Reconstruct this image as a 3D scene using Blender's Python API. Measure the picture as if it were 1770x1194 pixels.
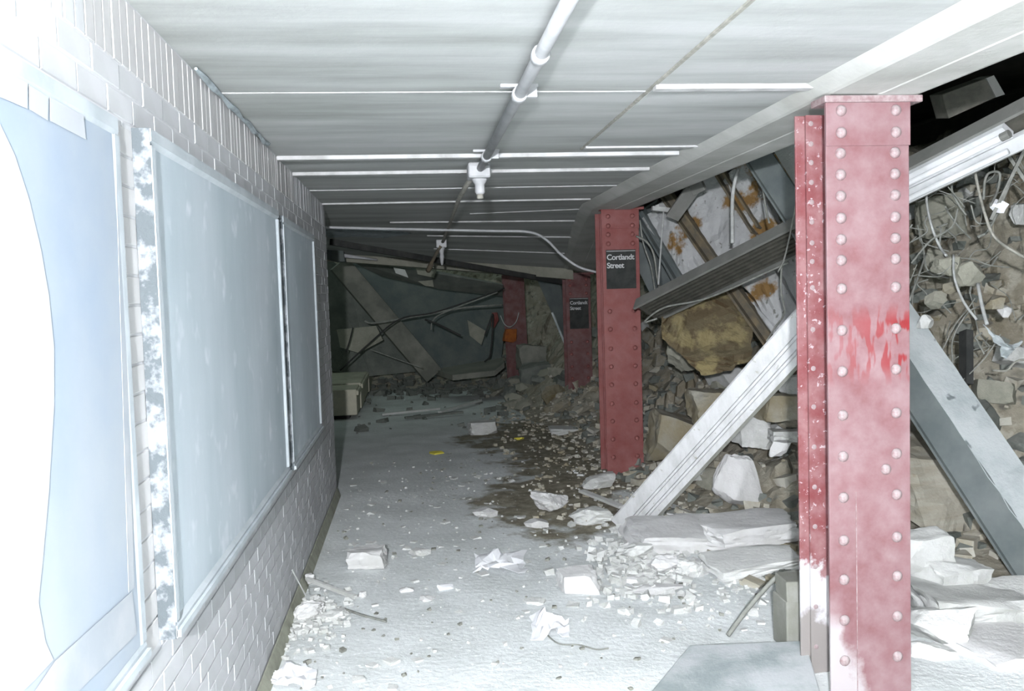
import bpy, bmesh, math, random
from mathutils import Vector, Matrix, noise
R = math.radians
# ------------------------------------------------------------------ camera, light, exposure
for o in list(bpy.data.objects): bpy.data.objects.remove(o)
S = bpy.context.scene; COL = S.collection
FPX, CAMH = 1520.0, 1.76
YAW, PITCH, ROLL = R(6.377), R(3.335), R(-1.745)
FWD = Vector((math.sin(YAW)*math.cos(PITCH), math.cos(YAW)*math.cos(PITCH), -math.sin(PITCH)))
_r = Vector((math.cos(YAW), -math.sin(YAW), 0)); _u = _r.cross(FWD)
RT = _r*math.cos(ROLL) + _u*math.sin(ROLL); UP = _u*math.cos(ROLL) - _r*math.sin(ROLL)
CAM = Vector((0, 0, CAMH))
cd = bpy.data.cameras.new('camera'); cam = bpy.data.objects.new('camera', cd); COL.objects.link(cam)
cd.sensor_width = 36; cd.lens = FPX/1770*36; cd.clip_start = 0.05; cd.clip_end = 100
cam.matrix_world = Matrix(((RT.x, UP.x, -FWD.x, 0), (RT.y, UP.y, -FWD.y, 0), (RT.z, UP.z, -FWD.z, CAMH), (0, 0, 0, 1)))
S.camera = cam
w = bpy.data.worlds.new('world'); S.world = w; w.use_nodes = True
w.node_tree.nodes['Background'].inputs[0].default_value = (0.75, 0.95, 0.88, 1)
w.node_tree.nodes['Background'].inputs[1].default_value = 0.045
fl = bpy.data.lights.new('camera_flash', 'POINT'); fl.energy = 330; fl.color = (0.935, 0.95, 1.0); fl.shadow_soft_size = 0.05
flo = bpy.data.objects.new('camera_flash', fl); COL.objects.link(flo); flo.location = (-0.26, -0.95, 2.05)
S.view_settings.view_transform = 'Standard'; S.view_settings.look = 'None'
S.view_settings.gamma = 1; S.view_settings.use_curve_mapping = False
S.view_settings.exposure = 2.74

def ray(px, py): return FWD + RT*((px-885)/FPX) - UP*((py-597)/FPX)
def at(px, py, Y): d = ray(px, py); return CAM + d*(Y/d.y)            # point seen at a pixel, at depth Y
def atz(px, py, z=0.0): d = ray(px, py); return CAM + d*((z-CAMH)/d.z)  # point seen at a pixel, at height z
def atx(px, py, x): d = ray(px, py); return CAM + d*(x/d.x)
def proj(P):
    v = Vector(P)-CAM; z = v.dot(FWD)
    return (885+FPX*v.dot(RT)/z, 597-FPX*v.dot(UP)/z, z)
def sstep(x, a, b):
    t = max(0, min(1, (x-a)/(b-a))); return t*t*(3-2*t)

# ------------------------------------------------------------------ materials
M = {}
def mat(name, col, col2=None, scale=6.0, lo=0.4, hi=0.65, rough=0.85, bump=0.15, bscale=60.0, dust=0.0, dcol=(0.72, 0.73, 0.71),
        speck=None, stain=None, metallic=0.0, spec=0.3, stretch=None, allover=0.0):
    m = bpy.data.materials.new(name); m.use_nodes = True; nt = m.node_tree; N = nt.nodes; L = nt.links
    b = N['Principled BSDF']; b.inputs['Roughness'].default_value = rough; b.inputs['Metallic'].default_value = metallic
    b.inputs['Specular IOR Level'].default_value = spec
    tc = N.new('ShaderNodeTexCoord'); co = tc.outputs['Object']
    if stretch:
        mp = N.new('ShaderNodeMapping'); mp.inputs['Scale'].default_value = stretch; L.new(co, mp.inputs[0]); cs = mp.outputs[0]
    else: cs = co
    def nz(scale, src=None, detail=6, rgh=0.6):
        n = N.new('ShaderNodeTexNoise'); n.inputs['Scale'].default_value = scale; n.inputs['Detail'].default_value = detail
        n.inputs['Roughness'].default_value = rgh; L.new(src or co, n.inputs['Vector']); return n.outputs['Fac']
    def ramp(src, a, c):
        r = N.new('ShaderNodeMapRange'); r.inputs[1].default_value = a; r.inputs[2].default_value = c; L.new(src, r.inputs[0]); return r.outputs[0]
    def mix(f, a, c):
        x = N.new('ShaderNodeMix'); x.data_type = 'RGBA'
        for s, i in ((f, 0), (a, 6), (c, 7)):
            if hasattr(s, 'links'): L.new(s, x.inputs[i])
            elif i == 0: x.inputs[0].default_value = s
            else: x.inputs[i].default_value = (*s, 1)
        return x.outputs[2]
    def mul(a, c):
        x = N.new('ShaderNodeMath'); x.operation = 'MULTIPLY'
        for i, s in enumerate((a, c)):
            if hasattr(s, 'links'): L.new(s, x.inputs[i])
            else: x.inputs[i].default_value = s
        return x.outputs[0]
    out = mix(ramp(nz(scale, cs), lo, hi), col, col2 or tuple(c*0.8 for c in col))
    if stain:   # (colour, scale, lo, hi)
        out = mix(ramp(nz(stain[1]), stain[2], stain[3]), out, stain[0])
    if speck:   # (colour, scale, lo, hi)
        out = mix(ramp(nz(speck[1], None, 2), speck[2], speck[3]), out, speck[0])
    if allover: out = mix(mul(ramp(nz(9), 0.3, 0.75), allover), out, dcol)
    if dust:    # dust settled on faces that look up
        g = N.new('ShaderNodeNewGeometry'); sx = N.new('ShaderNodeSeparateXYZ'); L.new(g.outputs['Normal'], sx.inputs[0])
        out = mix(mul(mul(ramp(sx.outputs[2], 0.15, 0.75), ramp(nz(5), 0.2, 0.55)), dust), out, dcol)
    L.new(out, b.inputs['Base Color'])
    if bump:
        bp = N.new('ShaderNodeBump'); bp.inputs['Strength'].default_value = bump; bp.inputs['Distance'].default_value = 0.02
        L.new(nz(bscale, None, 8), bp.inputs['Height']); L.new(bp.outputs[0], b.inputs['Normal'])
    m['tree'] = 1; M[name] = m; m['col'] = 0
    M[name+'_out'] = (m, nt, out, mix, ramp, nz, mul, tc)
    return m
mat('brick', (0.506, 0.513, 0.529), (0.445, 0.456, 0.464), 3, rough=0.5, bump=0.03, spec=0.3)
mat('brick_warm', (0.479, 0.475, 0.472), (0.420, 0.420, 0.420), 3, rough=0.5, bump=0.03, spec=0.3)
mat('mortar', (0.551, 0.558, 0.573), (0.506, 0.513, 0.528), 8, bump=0.1)
mat('olive', (0.36, 0.37, 0.30), (0.25, 0.26, 0.21), 9)
mat('ceiling', (0.402, 0.413, 0.405), (0.247, 0.261, 0.243), 1.4, 0.36, 0.68, rough=0.8, bump=0.14, bscale=9, stretch=(0.45, 3.2, 1))
mat('ceiling_trim', (0.486, 0.486, 0.486), (0.340, 0.340, 0.332), 7, bump=0.2)
mat('beam', (0.423, 0.428, 0.405), (0.322, 0.327, 0.299), 2.5, bump=0.12, bscale=30)
mat('floor', (0.732, 0.763, 0.763), (0.585, 0.616, 0.606), 2.2, 0.35, 0.7, bump=0.45, bscale=26, speck=((0.857, 0.878, 0.888), 30, 0.62, 0.70))
mat('board', (0.375, 0.445, 0.482), (0.515, 0.568, 0.611), 2.2, 0.35, 0.75, rough=0.5, bump=0.05, stretch=(1, 1, 0.3), speck=((0.644, 0.676, 0.719), 7, 0.6, 0.8), spec=0.4)
mat('frame_metal', (0.446, 0.486, 0.510), (0.359, 0.399, 0.422), 6, rough=0.5, bump=0.06)
mat('flaky', (0.072, 0.084, 0.090), (0.180, 0.192, 0.204), 16, 0.48, 0.58, bump=0.4)
mat('poster_blue', (0.274, 0.327, 0.391), (0.328, 0.366, 0.400), 1.5, rough=0.6, bump=0.0, spec=0.2)
mat('poster_white', (0.422, 0.442, 0.462), (0.394, 0.415, 0.442), 2, rough=0.5, bump=0.0)
mat('poster_pale', (0.312, 0.343, 0.374), (0.406, 0.421, 0.437), 3.5, rough=0.45, bump=0.0)
mat('red_near', (0.133, 0.055, 0.059), (0.161, 0.078, 0.083), 2.4, 0.4, 0.7, rough=0.6, bump=0.06, bscale=40, allover=0.5, dcol=(0.267, 0.216, 0.225), spec=0.3)
mat('red_strip', (0.142, 0.034, 0.036), (0.180, 0.071, 0.071), 9, 0.45, 0.65, rough=0.6, bump=0.08, speck=((0.342, 0.285, 0.294), 45, 0.63, 0.69), allover=0.3, dcol=(0.323, 0.257, 0.266))
mat('red', (0.165, 0.038, 0.034), (0.20, 0.062, 0.056), 4, rough=0.6, bump=0.1, bscale=40, allover=0.25, dcol=(0.33, 0.21, 0.20), spec=0.3)
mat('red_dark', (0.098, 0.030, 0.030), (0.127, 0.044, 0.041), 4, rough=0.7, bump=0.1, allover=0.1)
mat('rivet', (0.173, 0.109, 0.112), (0.260, 0.217, 0.217), 30, rough=0.6, dust=0.7, dcol=(0.361, 0.332, 0.332), bump=0.05)
mat('sign_black', (0.012, 0.014, 0.013), (0.022, 0.025, 0.022), 6, rough=0.6, bump=0.03, allover=0.04, spec=0.15)
mat('sign_white', (0.510, 0.516, 0.516), rough=0.5, bump=0)
mat('pipe', (0.434, 0.440, 0.446), (0.347, 0.353, 0.360), 8, rough=0.5, bump=0.06)
mat('pipe_dark', (0.22, 0.22, 0.19), (0.34, 0.33, 0.29), 20, bump=0.1)
mat('cable', (0.235, 0.241, 0.218), (0.151, 0.157, 0.140), 15, bump=0.05)
mat('cable_pale', (0.383, 0.395, 0.383), (0.287, 0.293, 0.281), 15, bump=0.05)
mat('black', (0.025, 0.027, 0.026), (0.05, 0.05, 0.047), 6, bump=0.1)
mat('fix_grey', (0.147, 0.151, 0.138), (0.188, 0.188, 0.175), 5, rough=0.5, bump=0.06)
mat('fix_dark', (0.048, 0.048, 0.039), (0.076, 0.073, 0.060), 12, bump=0.1)
mat('fix_white', (0.600, 0.608, 0.615), (0.480, 0.495, 0.495), 6, rough=0.45, bump=0.04)
mat('timber', (0.533, 0.540, 0.540), (0.418, 0.425, 0.418), 3, 0.4, 0.7, bump=0.15, stretch=(6, 6, 1.2), speck=((0.324, 0.317, 0.274), 20, 0.66, 0.75))
mat('steel', (0.092, 0.108, 0.108), (0.136, 0.152, 0.148), 3.5, rough=0.55, bump=0.06)
mat('steel_dusty', (0.435, 0.465, 0.465), (0.330, 0.367, 0.367), 5, 0.4, 0.7, bump=0.3, bscale=30, speck=((0.150, 0.173, 0.173), 9, 0.66, 0.72))
mat('rust_steel', (0.10, 0.09, 0.07), (0.17, 0.135, 0.085), 7, bump=0.15)
mat('concrete', (0.497, 0.505, 0.490), (0.406, 0.414, 0.389), 5, bump=0.4, bscale=35, dust=0.7)
mat('concrete_white', (0.556, 0.556, 0.548), (0.466, 0.466, 0.450), 4, bump=0.35, bscale=30, dust=0.5, dcol=(0.600, 0.600, 0.600))
mat('concrete_grey', (0.257, 0.255, 0.209), (0.193, 0.194, 0.157), 5, bump=0.4, bscale=35, dust=0.6, dcol=(0.386, 0.371, 0.309))
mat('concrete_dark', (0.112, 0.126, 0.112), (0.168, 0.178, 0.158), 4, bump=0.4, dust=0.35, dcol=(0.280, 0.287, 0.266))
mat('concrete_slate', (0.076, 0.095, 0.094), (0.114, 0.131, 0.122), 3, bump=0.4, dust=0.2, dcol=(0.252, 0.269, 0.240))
mat('concrete_far', (0.21, 0.21, 0.18), (0.13, 0.135, 0.115), 2.5, 0.4, 0.6, bump=0.5, bscale=12, dust=0.3, dcol=(0.3, 0.3, 0.27))
mat('rust_slab', (0.385, 0.391, 0.391), (0.330, 0.336, 0.330), 5, bump=0.4, bscale=24, stain=((0.187, 0.110, 0.039), 2.6, 0.54, 0.60), speck=((0.165, 0.171, 0.154), 14, 0.64, 0.70))
mat('brown_rock', (0.21, 0.17, 0.08), (0.055, 0.035, 0.015), 4.5, 0.42, 0.52, bump=0.5, bscale=25, dust=0.35, dcol=(0.3, 0.27, 0.17))
mat('tan_rock', (0.215, 0.187, 0.123), (0.262, 0.254, 0.213), 4, bump=0.4, bscale=25, dust=0.5, dcol=(0.281, 0.278, 0.247))
mat('tan_block', (0.322, 0.301, 0.238), (0.385, 0.371, 0.315), 3, bump=0.3, bscale=25, stretch=(1, 1, 9), stain=((0.182, 0.126, 0.049), 1.6, 0.58, 0.68))
mat('earth', (0.140, 0.115, 0.063), (0.231, 0.210, 0.147), 6, bump=0.6, bscale=30, dust=0.3, dcol=(0.315, 0.301, 0.252))
mat('heap', (0.202, 0.188, 0.145), (0.127, 0.105, 0.065), 2.2, 0.42, 0.6, bump=0.9, bscale=18, stain=((0.313, 0.297, 0.241), 4.5, 0.54, 0.62), speck=((0.038, 0.036, 0.028), 6, 0.60, 0.68), dust=0.55, dcol=(0.417, 0.396, 0.330))
mat('grit', (0.40, 0.39, 0.34), (0.24, 0.21, 0.14), 3, bump=0.2)
mat('paper', (0.88, 0.89, 0.91), (0.80, 0.81, 0.84), 6, bump=0.05)
mat('sheet', (0.272, 0.312, 0.312), (0.448, 0.472, 0.480), 4, 0.4, 0.6, rough=0.5, bump=0.15)
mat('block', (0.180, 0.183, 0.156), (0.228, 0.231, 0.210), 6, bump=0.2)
mat('bench', (0.541, 0.520, 0.416), (0.447, 0.437, 0.354), 6, bump=0.25)
mat('yellow', (0.70, 0.62, 0.08), rough=0.6, bump=0)
mat('orange', (0.312, 0.096, 0.018), (0.216, 0.060, 0.018), 12, bump=0.2)
mat('tunnel', (0.035, 0.035, 0.03), (0.06, 0.055, 0.045), 3, bump=0.3)  # near-black base puts the darkness over the tracks into the colour
mat('blue_fleck', (0.336, 0.385, 0.406), (0.210, 0.238, 0.245), 12, bump=0.3)

def shape_mask(name, fn):   # marks with a shape of their own, in the object's own coordinates
    m, nt, out, mix, ramp, nz, mul, tc = M[name+'_out']; N = nt.nodes; L = nt.links
    sx = N.new('ShaderNodeSeparateXYZ'); L.new(tc.outputs['Object'], sx.inputs[0])
    def mth(op, a, c=None):
        x = N.new('ShaderNodeMath'); x.operation = op
        for i, s in enumerate((a, c)):
            if s is None: continue
            if hasattr(s, 'links'): L.new(s, x.inputs[i])
            else: x.inputs[i].default_value = s
        return x.outputs[0]
    b = N['Principled BSDF']; o2 = fn(out, sx.outputs, mth, mix, ramp, nz); L.new(o2, b.inputs['Base Color'])
def mud(out, xyz, mth, mix, ramp, nz):      # brown mud spread over the dusty platform by the second column
    def ell(cx, cy, rx, ry):
        a = mth('POWER', mth('ABSOLUTE', mth('DIVIDE', mth('SUBTRACT', xyz[0], cx), rx)), 2.0)
        c = mth('POWER', mth('ABSOLUTE', mth('DIVIDE', mth('SUBTRACT', xyz[1], cy), ry)), 2.0)
        return mth('SUBTRACT', 1.0, mth('ADD', a, c))
    f = mth('MAXIMUM', mth('MAXIMUM', ell(1.15, 7.3, 0.75, 1.35), ell(1.75, 9.0, 0.95, 2.2)), ell(1.6, 10.6, 1.2, 1.6))
    f = mth('ADD', f, mth('MULTIPLY', mth('SUBTRACT', nz(2.6), 0.5), 3.6))
    o = mix(mth('MULTIPLY', ramp(f, 0.0, 0.45), 0.88), out, mix(ramp(nz(9), 0.4, 0.62), (0.11, 0.085, 0.038), (0.27, 0.245, 0.165)))
    return mix(mth('MULTIPLY', ramp(nz(70), 0.66, 0.70), 0.6), o, (0.2, 0.2, 0.17))
shape_mask('floor', mud)
def wiped(out, xyz, mth, mix, ramp, nz):    # raw red smears where the dust was wiped off, pale scuffs below
    z = xyz[2]; x = xyz[0]
    m_, nt = M['red_near'], M['red_near'].node_tree
    def nzs(sc):
        mp = nt.nodes.new('ShaderNodeMapping'); mp.inputs['Scale'].default_value = (1.0, 1.0, 0.28); mp.inputs['Rotation'].default_value = (0, 0.25, 0)
        t_ = nt.nodes.new('ShaderNodeTexCoord'); nt.links.new(t_.outputs['Object'], mp.inputs[0])
        n_ = nt.nodes.new('ShaderNodeTexNoise'); n_.inputs['Scale'].default_value = sc; nt.links.new(mp.outputs[0], n_.inputs['Vector']); return n_.outputs['Fac']
    band = mth('MULTIPLY', ramp(z, 1.33, 1.42), mth('SUBTRACT', 1.0, ramp(z, 1.60, 1.68)))
    rgt = ramp(x, -0.12, 0.16)
    f = mth('MULTIPLY', mth('MULTIPLY', band, mth('ADD', mth('MULTIPLY', rgt, 0.6), 0.4)), ramp(nzs(26), 0.50, 0.56))
    o = mix(f, out, (0.17, 0.016, 0.018))
    low = mth('MULTIPLY', mth('SUBTRACT', 1.0, ramp(mth('ADD', mth('ADD', z, mth('MULTIPLY', x, 3.0)), mth('MULTIPLY', nz(7), 0.7)), 0.2, 0.36)), mth('SUBTRACT', 1.0, ramp(z, 0.30, 0.42)))
    return mix(low, o, (0.30, 0.275, 0.28))
shape_mask('red_near', wiped)
def foot(out, xyz, mth, mix, ramp, nz):
    z = mth('ADD', xyz[2], mth('MULTIPLY', mth('SUBTRACT', nz(9), 0.22), 0.45))
    o = mix(mth('SUBTRACT', 1.0, ramp(z, 0.60, 0.64)), out, (0.40, 0.39, 0.395))
    return mix(mth('SUBTRACT', 1.0, ramp(z, 0.36, 0.42)), o, (0.20, 0.185, 0.175))
shape_mask('red_strip', foot)

# ------------------------------------------------------------------ mesh helpers
class MB:
    def __init__(s): s.v = []; s.f = []
    def add(s, vs, fs):
        n = len(s.v); s.v += [Vector(v) for v in vs]; s.f += [tuple(i+n for i in f) for f in fs]; return s
    def box(s, lo, hi, cham=0):
        x0, y0, z0 = lo; x1, y1, z1 = hi
        return s.add([(x0,y0,z0),(x1,y0,z0),(x1,y1,z0),(x0,y1,z0),(x0,y0,z1),(x1,y0,z1),(x1,y1,z1),(x0,y1,z1)],
                     [(0,3,2,1),(4,5,6,7),(0,1,5,4),(1,2,6,5),(2,3,7,6),(3,0,4,7)])
    def sweep(s, a, b, prof, up=(0,0,1), cap=True):       # profile of (side, up) pairs swept from a to b
        a = Vector(a); b = Vector(b); d = (b-a).normalized(); up = Vector(up)
        sd = d.cross(up).normalized(); u = sd.cross(d).normalized(); n = len(prof)
        vs = [a+sd*p+u*q for p, q in prof] + [b+sd*p+u*q for p, q in prof]
        fs = [(i, (i+1) % n, n+(i+1) % n, n+i) for i in range(n)]
        if cap: fs += [tuple(range(n-1, -1, -1)), tuple(range(n, 2*n))]
        return s.add(vs, fs)
    def bar(s, a, b, w_, h_, up=(0,0,1)):
        return s.sweep(a, b, [(-w_/2,-h_/2),(w_/2,-h_/2),(w_/2,h_/2),(-w_/2,h_/2)], up)
    def tube(s, pts, r, n=8):
        pts = [Vector(p) for p in pts]; rings = []; pu = None
        for i, p in enumerate(pts):
            d = (pts[min(i+1, len(pts)-1)]-pts[max(i-1, 0)]).normalized()
            u = pu if pu else (Vector((0,0,1)) if abs(d.z) < 0.9 else Vector((1,0,0)))
            sd = d.cross(u).normalized(); u = sd.cross(d).normalized(); pu = u
            rr = r[i] if isinstance(r, (list, tuple)) else r
            rings.append([p+(sd*math.cos(2*math.pi*k/n)+u*math.sin(2*math.pi*k/n))*rr for k in range(n)])
        b = len(s.v)
        for rg in rings: s.v += rg
        for i in range(len(rings)-1):
            for k in range(n):
                s.f.append((b+i*n+k, b+i*n+(k+1) % n, b+(i+1)*n+(k+1) % n, b+(i+1)*n+k))
        s.f.append(tuple(b+k for k in range(n-1, -1, -1))); s.f.append(tuple(b+(len(rings)-1)*n+k for k in range(n)))
        return s
    def plate(s, pts, th):                                 # polygon with thickness; th is a vector
        n = len(pts); th = Vector(th)
        vs = [Vector(p) for p in pts] + [Vector(p)+th for p in pts]
        return s.add(vs, [tuple(range(n-1, -1, -1)), tuple(range(n, 2*n))] + [(i, (i+1) % n, n+(i+1) % n, n+i) for i in range(n)])
    def lathe(s, c, axis, prof, n=14):                     # (distance along axis, radius)
        c = Vector(c); ax = Vector(axis).normalized()
        return s.tube([c+ax*t for t, r in prof], [r for t, r in prof], n)
    def mesh(s, name, base=Vector()):
        me = bpy.data.meshes.new(name); me.from_pydata([tuple(v-base) for v in s.v], [], s.f)
        bm = bmesh.new(); bm.from_mesh(me); bmesh.ops.recalc_face_normals(bm, faces=bm.faces); bm.to_mesh(me); bm.free()
        return me
def link(name, me, m=None, parent=None, loc=(0,0,0), smooth=False, bevel=0):
    o = bpy.data.objects.new(name, me); COL.objects.link(o); o.location = loc
    if me is not None and m:
        if not me.materials: me.materials.append(M[m] if isinstance(m, str) else m)
        if smooth:
            for p in me.polygons: p.use_smooth = True
    if parent: o.parent = parent
    if bevel:
        bv = o.modifiers.new('bevel', 'BEVEL'); bv.width = bevel; bv.segments = 2; bv.limit_method = 'ANGLE'
    return o
BASE = {}
def tag(o, label, cat, group=None, kind=None):
    if label: o['label'] = label
    if cat: o['category'] = cat
    if group: o['group'] = group
    if kind: o['kind'] = kind
    return o
def thing(name, label, cat, base, group=None):
    o = link(name, None, loc=base); BASE[o.name] = Vector(base); return tag(o, label, cat, group)
def part(name, mb, m, parent, label=None, smooth=False, bevel=0):
    b = BASE[parent.name]; o = link(name, mb.mesh(name, b), m, parent, smooth=smooth, bevel=bevel); BASE[o.name] = b
    if label: o['label'] = label
    return o
def single(name, mb, m, label, cat, base=None, group=None, kind=None, smooth=False, bevel=0):
    if base is None:
        n = len(mb.v); base = Vector((sum(v.x for v in mb.v)/n, sum(v.y for v in mb.v)/n, min(v.z for v in mb.v)))
    base = Vector(base); o = link(name, mb.mesh(name, base), m, loc=base, smooth=smooth, bevel=bevel); BASE[o.name] = base
    return tag(o, label, cat, group, kind)
def struct(name, mb, m, label=None, smooth=False):
    o = link(name, mb.mesh(name), m, smooth=smooth); o['kind'] = 'structure'; BASE[o.name] = Vector()
    if label: o['label'] = label
    return o
def curve_pts(pts, n=8):      # smooth line through points
    pts = [Vector(p) for p in pts]; out = []
    P = [pts[0]*2-pts[1]] + pts + [pts[-1]*2-pts[-2]]
    for i in range(1, len(P)-2):
        for k in range(n):
            t = k/n; a, b, c, d = P[i-1], P[i], P[i+1], P[i+2]
            out.append(0.5*((2*b)+(c-a)*t+(2*a-5*b+4*c-d)*t*t+(3*b-a-3*c+d)*t**3))
    out.append(pts[-1]); return out

# ------------------------------------------------------------------ setting: floor, walls, ceiling, beam
WX, WEND, H = -0.735, 7.95, 2.585
def tdrop(Y): return max(0, (Y-8.2)/4.2)
def drop(X, Y): return tdrop(Y)**1.5*(0.285+0.09*X)
def edge_shift(Y): return 0.5*min(1.2, tdrop(Y))
rng = random.Random(4)
# floor
mb = MB(); nx, ny = 120, 300; x0, x1, y0, y1 = -4.5, 6.5, -2.0, 24.0
for j in range(ny+1):
    for i in range(nx+1):
        x = x0+(x1-x0)*i/nx; y = y0+(y1-y0)*j/ny
        z = 0.012*noise.noise((x*2.2, y*2.2, 0))+0.006*noise.noise((x*7, y*7, 3))
        if x < WX+0.15: z = min(z, 0)
        mb.v.append(Vector((x, y, z)))
mb.f = [(j*(nx+1)+i, j*(nx+1)+i+1, (j+1)*(nx+1)+i+1, (j+1)*(nx+1)+i) for j in range(ny) for i in range(nx)]
struct('floor', mb, 'floor', 'dusty concrete platform floor with brown mud by the columns', True)
# left wall, bricks
wall = struct('wall_left', MB().box((-1.05, -1.6, 0), (WX-0.0035, WEND-0.004, H)), 'mortar', 'pale glazed brick wall with three advertising panels')
BL, BH, SB = 0.2, 0.0722, 2.39
PAN = [(0.15, 2.345, 0.845, 2.232), (2.50, 4.80, 0.83, 2.236), (4.96, 6.50, 0.82, 2.226)]   # y0, y1, z0, z1
def brick_mb(ly, lz):
    c = 0.002; x0 = -0.03; y, z = ly/2, lz/2
    vs = [(x0,-y,-z),(x0,y,-z),(x0,y,z),(x0,-y,z),(-c,-y,-z),(-c,y,-z),(-c,y,z),(-c,-y,z),(0,-y+c,-z+c),(0,y-c,-z+c),(0,y-c,z-c),(0,-y+c,z-c)]
    fs = [(4,5,9,8),(5,6,10,9),(6,7,11,10),(7,4,8,11),(8,9,10,11),(0,1,5,4),(1,2,6,5),(2,3,7,6),(3,0,4,7)]
    return vs, fs
bricks = []
J = 0.007
def covered(ya, yb, za, zb): return any(ya > p[0]+0.01 and yb < p[1]-0.01 and za > p[2]+0.01 and zb < p[3]-0.01 for p in PAN)
y = -1.55
while y+0.0645 < WEND:                      # soldier course under the ceiling
    bricks.append((y, y+0.0645, SB, H-0.004, 1)); y += 0.0645
nrow = int(SB/BH); z = SB
r_ = 0
while z-BH > 0.05:
    za, zb = z-BH, z; off = (0.1 if r_ % 2 else 0.0)+0.02
    y = -1.6+off
    while y < WEND-0.02:
        yb = min(y+BL, WEND)
        strip = PAN[0][1] < (y+yb)/2 < PAN[1][0] or (y < PAN[1][0] and yb > PAN[0][1])
        if not (strip and za > 0.84 and zb < 2.24) and not covered(y, yb, za, zb): bricks.append((y, yb, za, zb, 0))
        y += BL
    z -= BH; r_ += 1
z = 2.232                                   # the narrow stack between the first two panels
while z > 0.86: bricks.append((2.345, 2.5, z-0.0785, z, 2)); z -= 0.0785
vis = []
for b in bricks:
    yc, zc = (b[0]+b[1])/2, (b[2]+b[3])/2
    px, py, d = proj((WX, max(yc, 0.3), zc))
    a = (b[1]-b[0])*(b[3]-b[2])*0.73/max(yc, 0.5)**3
    seen = -10 < px < 1780 and -10 < py < 1204 and yc > 1 and not any(p[0] < yc < p[1] and p[2] < zc < p[3] for p in PAN)
    vis.append((a if seen else a*1e-6, b))
vis.sort(key=lambda t: -t[0])
cache = {}; rest = MB()
for k, (a, (ya, yb, za, zb, kd)) in enumerate(vis):
    ly, lz = round(yb-ya-J, 4), round(zb-za-J, 4); c = (WX, (ya+yb)/2, (za+zb)/2)
    vs, fs = brick_mb(ly, lz); pr = 0.0022*rng.random()-0.0011
    if k < 300:
        m_ = 'brick_warm' if kd else 'brick'
        if (ly, lz, m_) not in cache: cache[(ly, lz, m_)] = MB().add(vs, fs).mesh('brick')
        link('brick', cache[(ly, lz, m_)], m_, wall, (c[0]+pr, c[1], c[2]))
    else: rest.add([(v[0]+c[0]+pr, v[1]+c[1], v[2]+c[2]) for v in vs], fs)
o = link('brick_field', rest.mesh('brick_field'), 'brick', wall); o['kind'] = 'stuff'
struct('baseboard_left', MB().sweep((WX+0.012, -1.6, 0.035), (WX+0.012, WEND, 0.035), [(-0.012,-0.035),(0.022,-0.035),(0.012,-0.01),(-0.006,0.03),(-0.012,0.035)]), 'olive', 'dark olive cove at the foot of the brick wall')
struct('wall_recess', MB().box((-4.4, -1.6, 0), (-4.2, 24, 3.4)).box((-4.2, 7.0, 0), (-1.05, 7.2, 3.0)), 'concrete_dark', 'dark wall of the side passage')
struct('wall_back', MB().box((-4.4, 23.8, -0.2), (7.2, 24.0, 4.6)), 'tunnel', 'black end of the tunnel')
struct('wall_right', MB().box((7.0, -1.6, -0.2), (7.2, 24, 4.6)), 'tunnel', 'black far side of the track tunnel')
# ceiling, sagging beyond the second column
mb = MB(); xs = [-4.4]+[-1.2+k*0.2 for k in range(15)]; ys = [-1.6, 0, 2, 4, 6, 7.5]+[8.2+k*0.3 for k in range(15)]
for yy in ys:
    for i, x in enumerate(xs+[1.66]):
        x = x+(edge_shift(yy) if i == len(xs) else 0)
        mb.v.append(Vector((x, yy, H-drop(x, yy))))
n = len(xs)+1
mb.f = [(j*n+i, (j+1)*n+i, (j+1)*n+i+1, j*n+i+1) for j in range(len(ys)-1) for i in range(n-1)]
k = len(mb.v); mb.v += [v+Vector((0, 0, 0.25)) for v in mb.v[:k]]
mb.f += [tuple(i+k for i in f[::-1]) for f in mb.f]
ceil = struct('ceiling', mb, 'ceiling', 'board-marked concrete ceiling that sags beyond the second column')
def rib(Y, xa, xb, wd=0.03, ht=0.022, m_='ceiling_trim', nm='ceiling_rib', Yb=None):
    q = MB(); n_ = 10
    pts = []
    for i in range(n_+1):
        x = xa+(xb-xa)*i/n_; yy = Y+((Yb if Yb is not None else Y)-Y)*i/n_
        pts.append((x, yy+0.006*noise.noise((x*2, Y, 1)), H-drop(x, yy)))
    for i in range(n_):
        a, b = pts[i], pts[i+1]; e = 0.0015*math.sin(i*7.1)
        q.add([(a[0],a[1]-wd/2,a[2]+.01),(b[0],b[1]-wd/2,b[2]+.01),(b[0],b[1]+wd/2,b[2]+.01),(a[0],a[1]+wd/2,a[2]+.01),
               (a[0],a[1]-wd/2,a[2]-ht),(b[0],b[1]-wd/2,b[2]-ht),(b[0],b[1]+wd/2,b[2]-ht),(a[0],a[1]+wd/2,a[2]-ht)],
              [(0,3,2,1),(4,5,6,7),(0,1,5,4),(1,2,6,5),(2,3,7,6),(3,0,4,7)])
    return part(nm, q, m_, ceil)
rib(3.62, WX, 1.0, 0.018, 0.003); rib(5.2, WX, 1.62, 0.05, 0.022); rib(5.86, WX, 1.62, 0.05, 0.020); rib(6.8, WX, 1.62, 0.03, 0.006)
rib(7.72, WX, 1.6, 0.03, 0.013); rib(3.5, 1.0, 1.66, 0.05, 0.024); rib(4.93, 1.0, 1.66, 0.04, 0.02)
rib(9.3, -0.2, 1.75, 0.04, 0.013); rib(10.35, 0.2, 1.95, 0.03, 0.011); rib(11.4, 0.3, 2.0, 0.03, 0.010); rib(8.75, 0.6, 1.7, 0.02, 0.006, Yb=8.55)
part('ceiling_seam', MB().bar((1.0, -1.6, H-0.002), (1.0, 5.05, H-0.002), 0.014, 0.012), 'pipe_dark', ceil)  # dark bar stands in for the shadow gap at the board step
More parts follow.
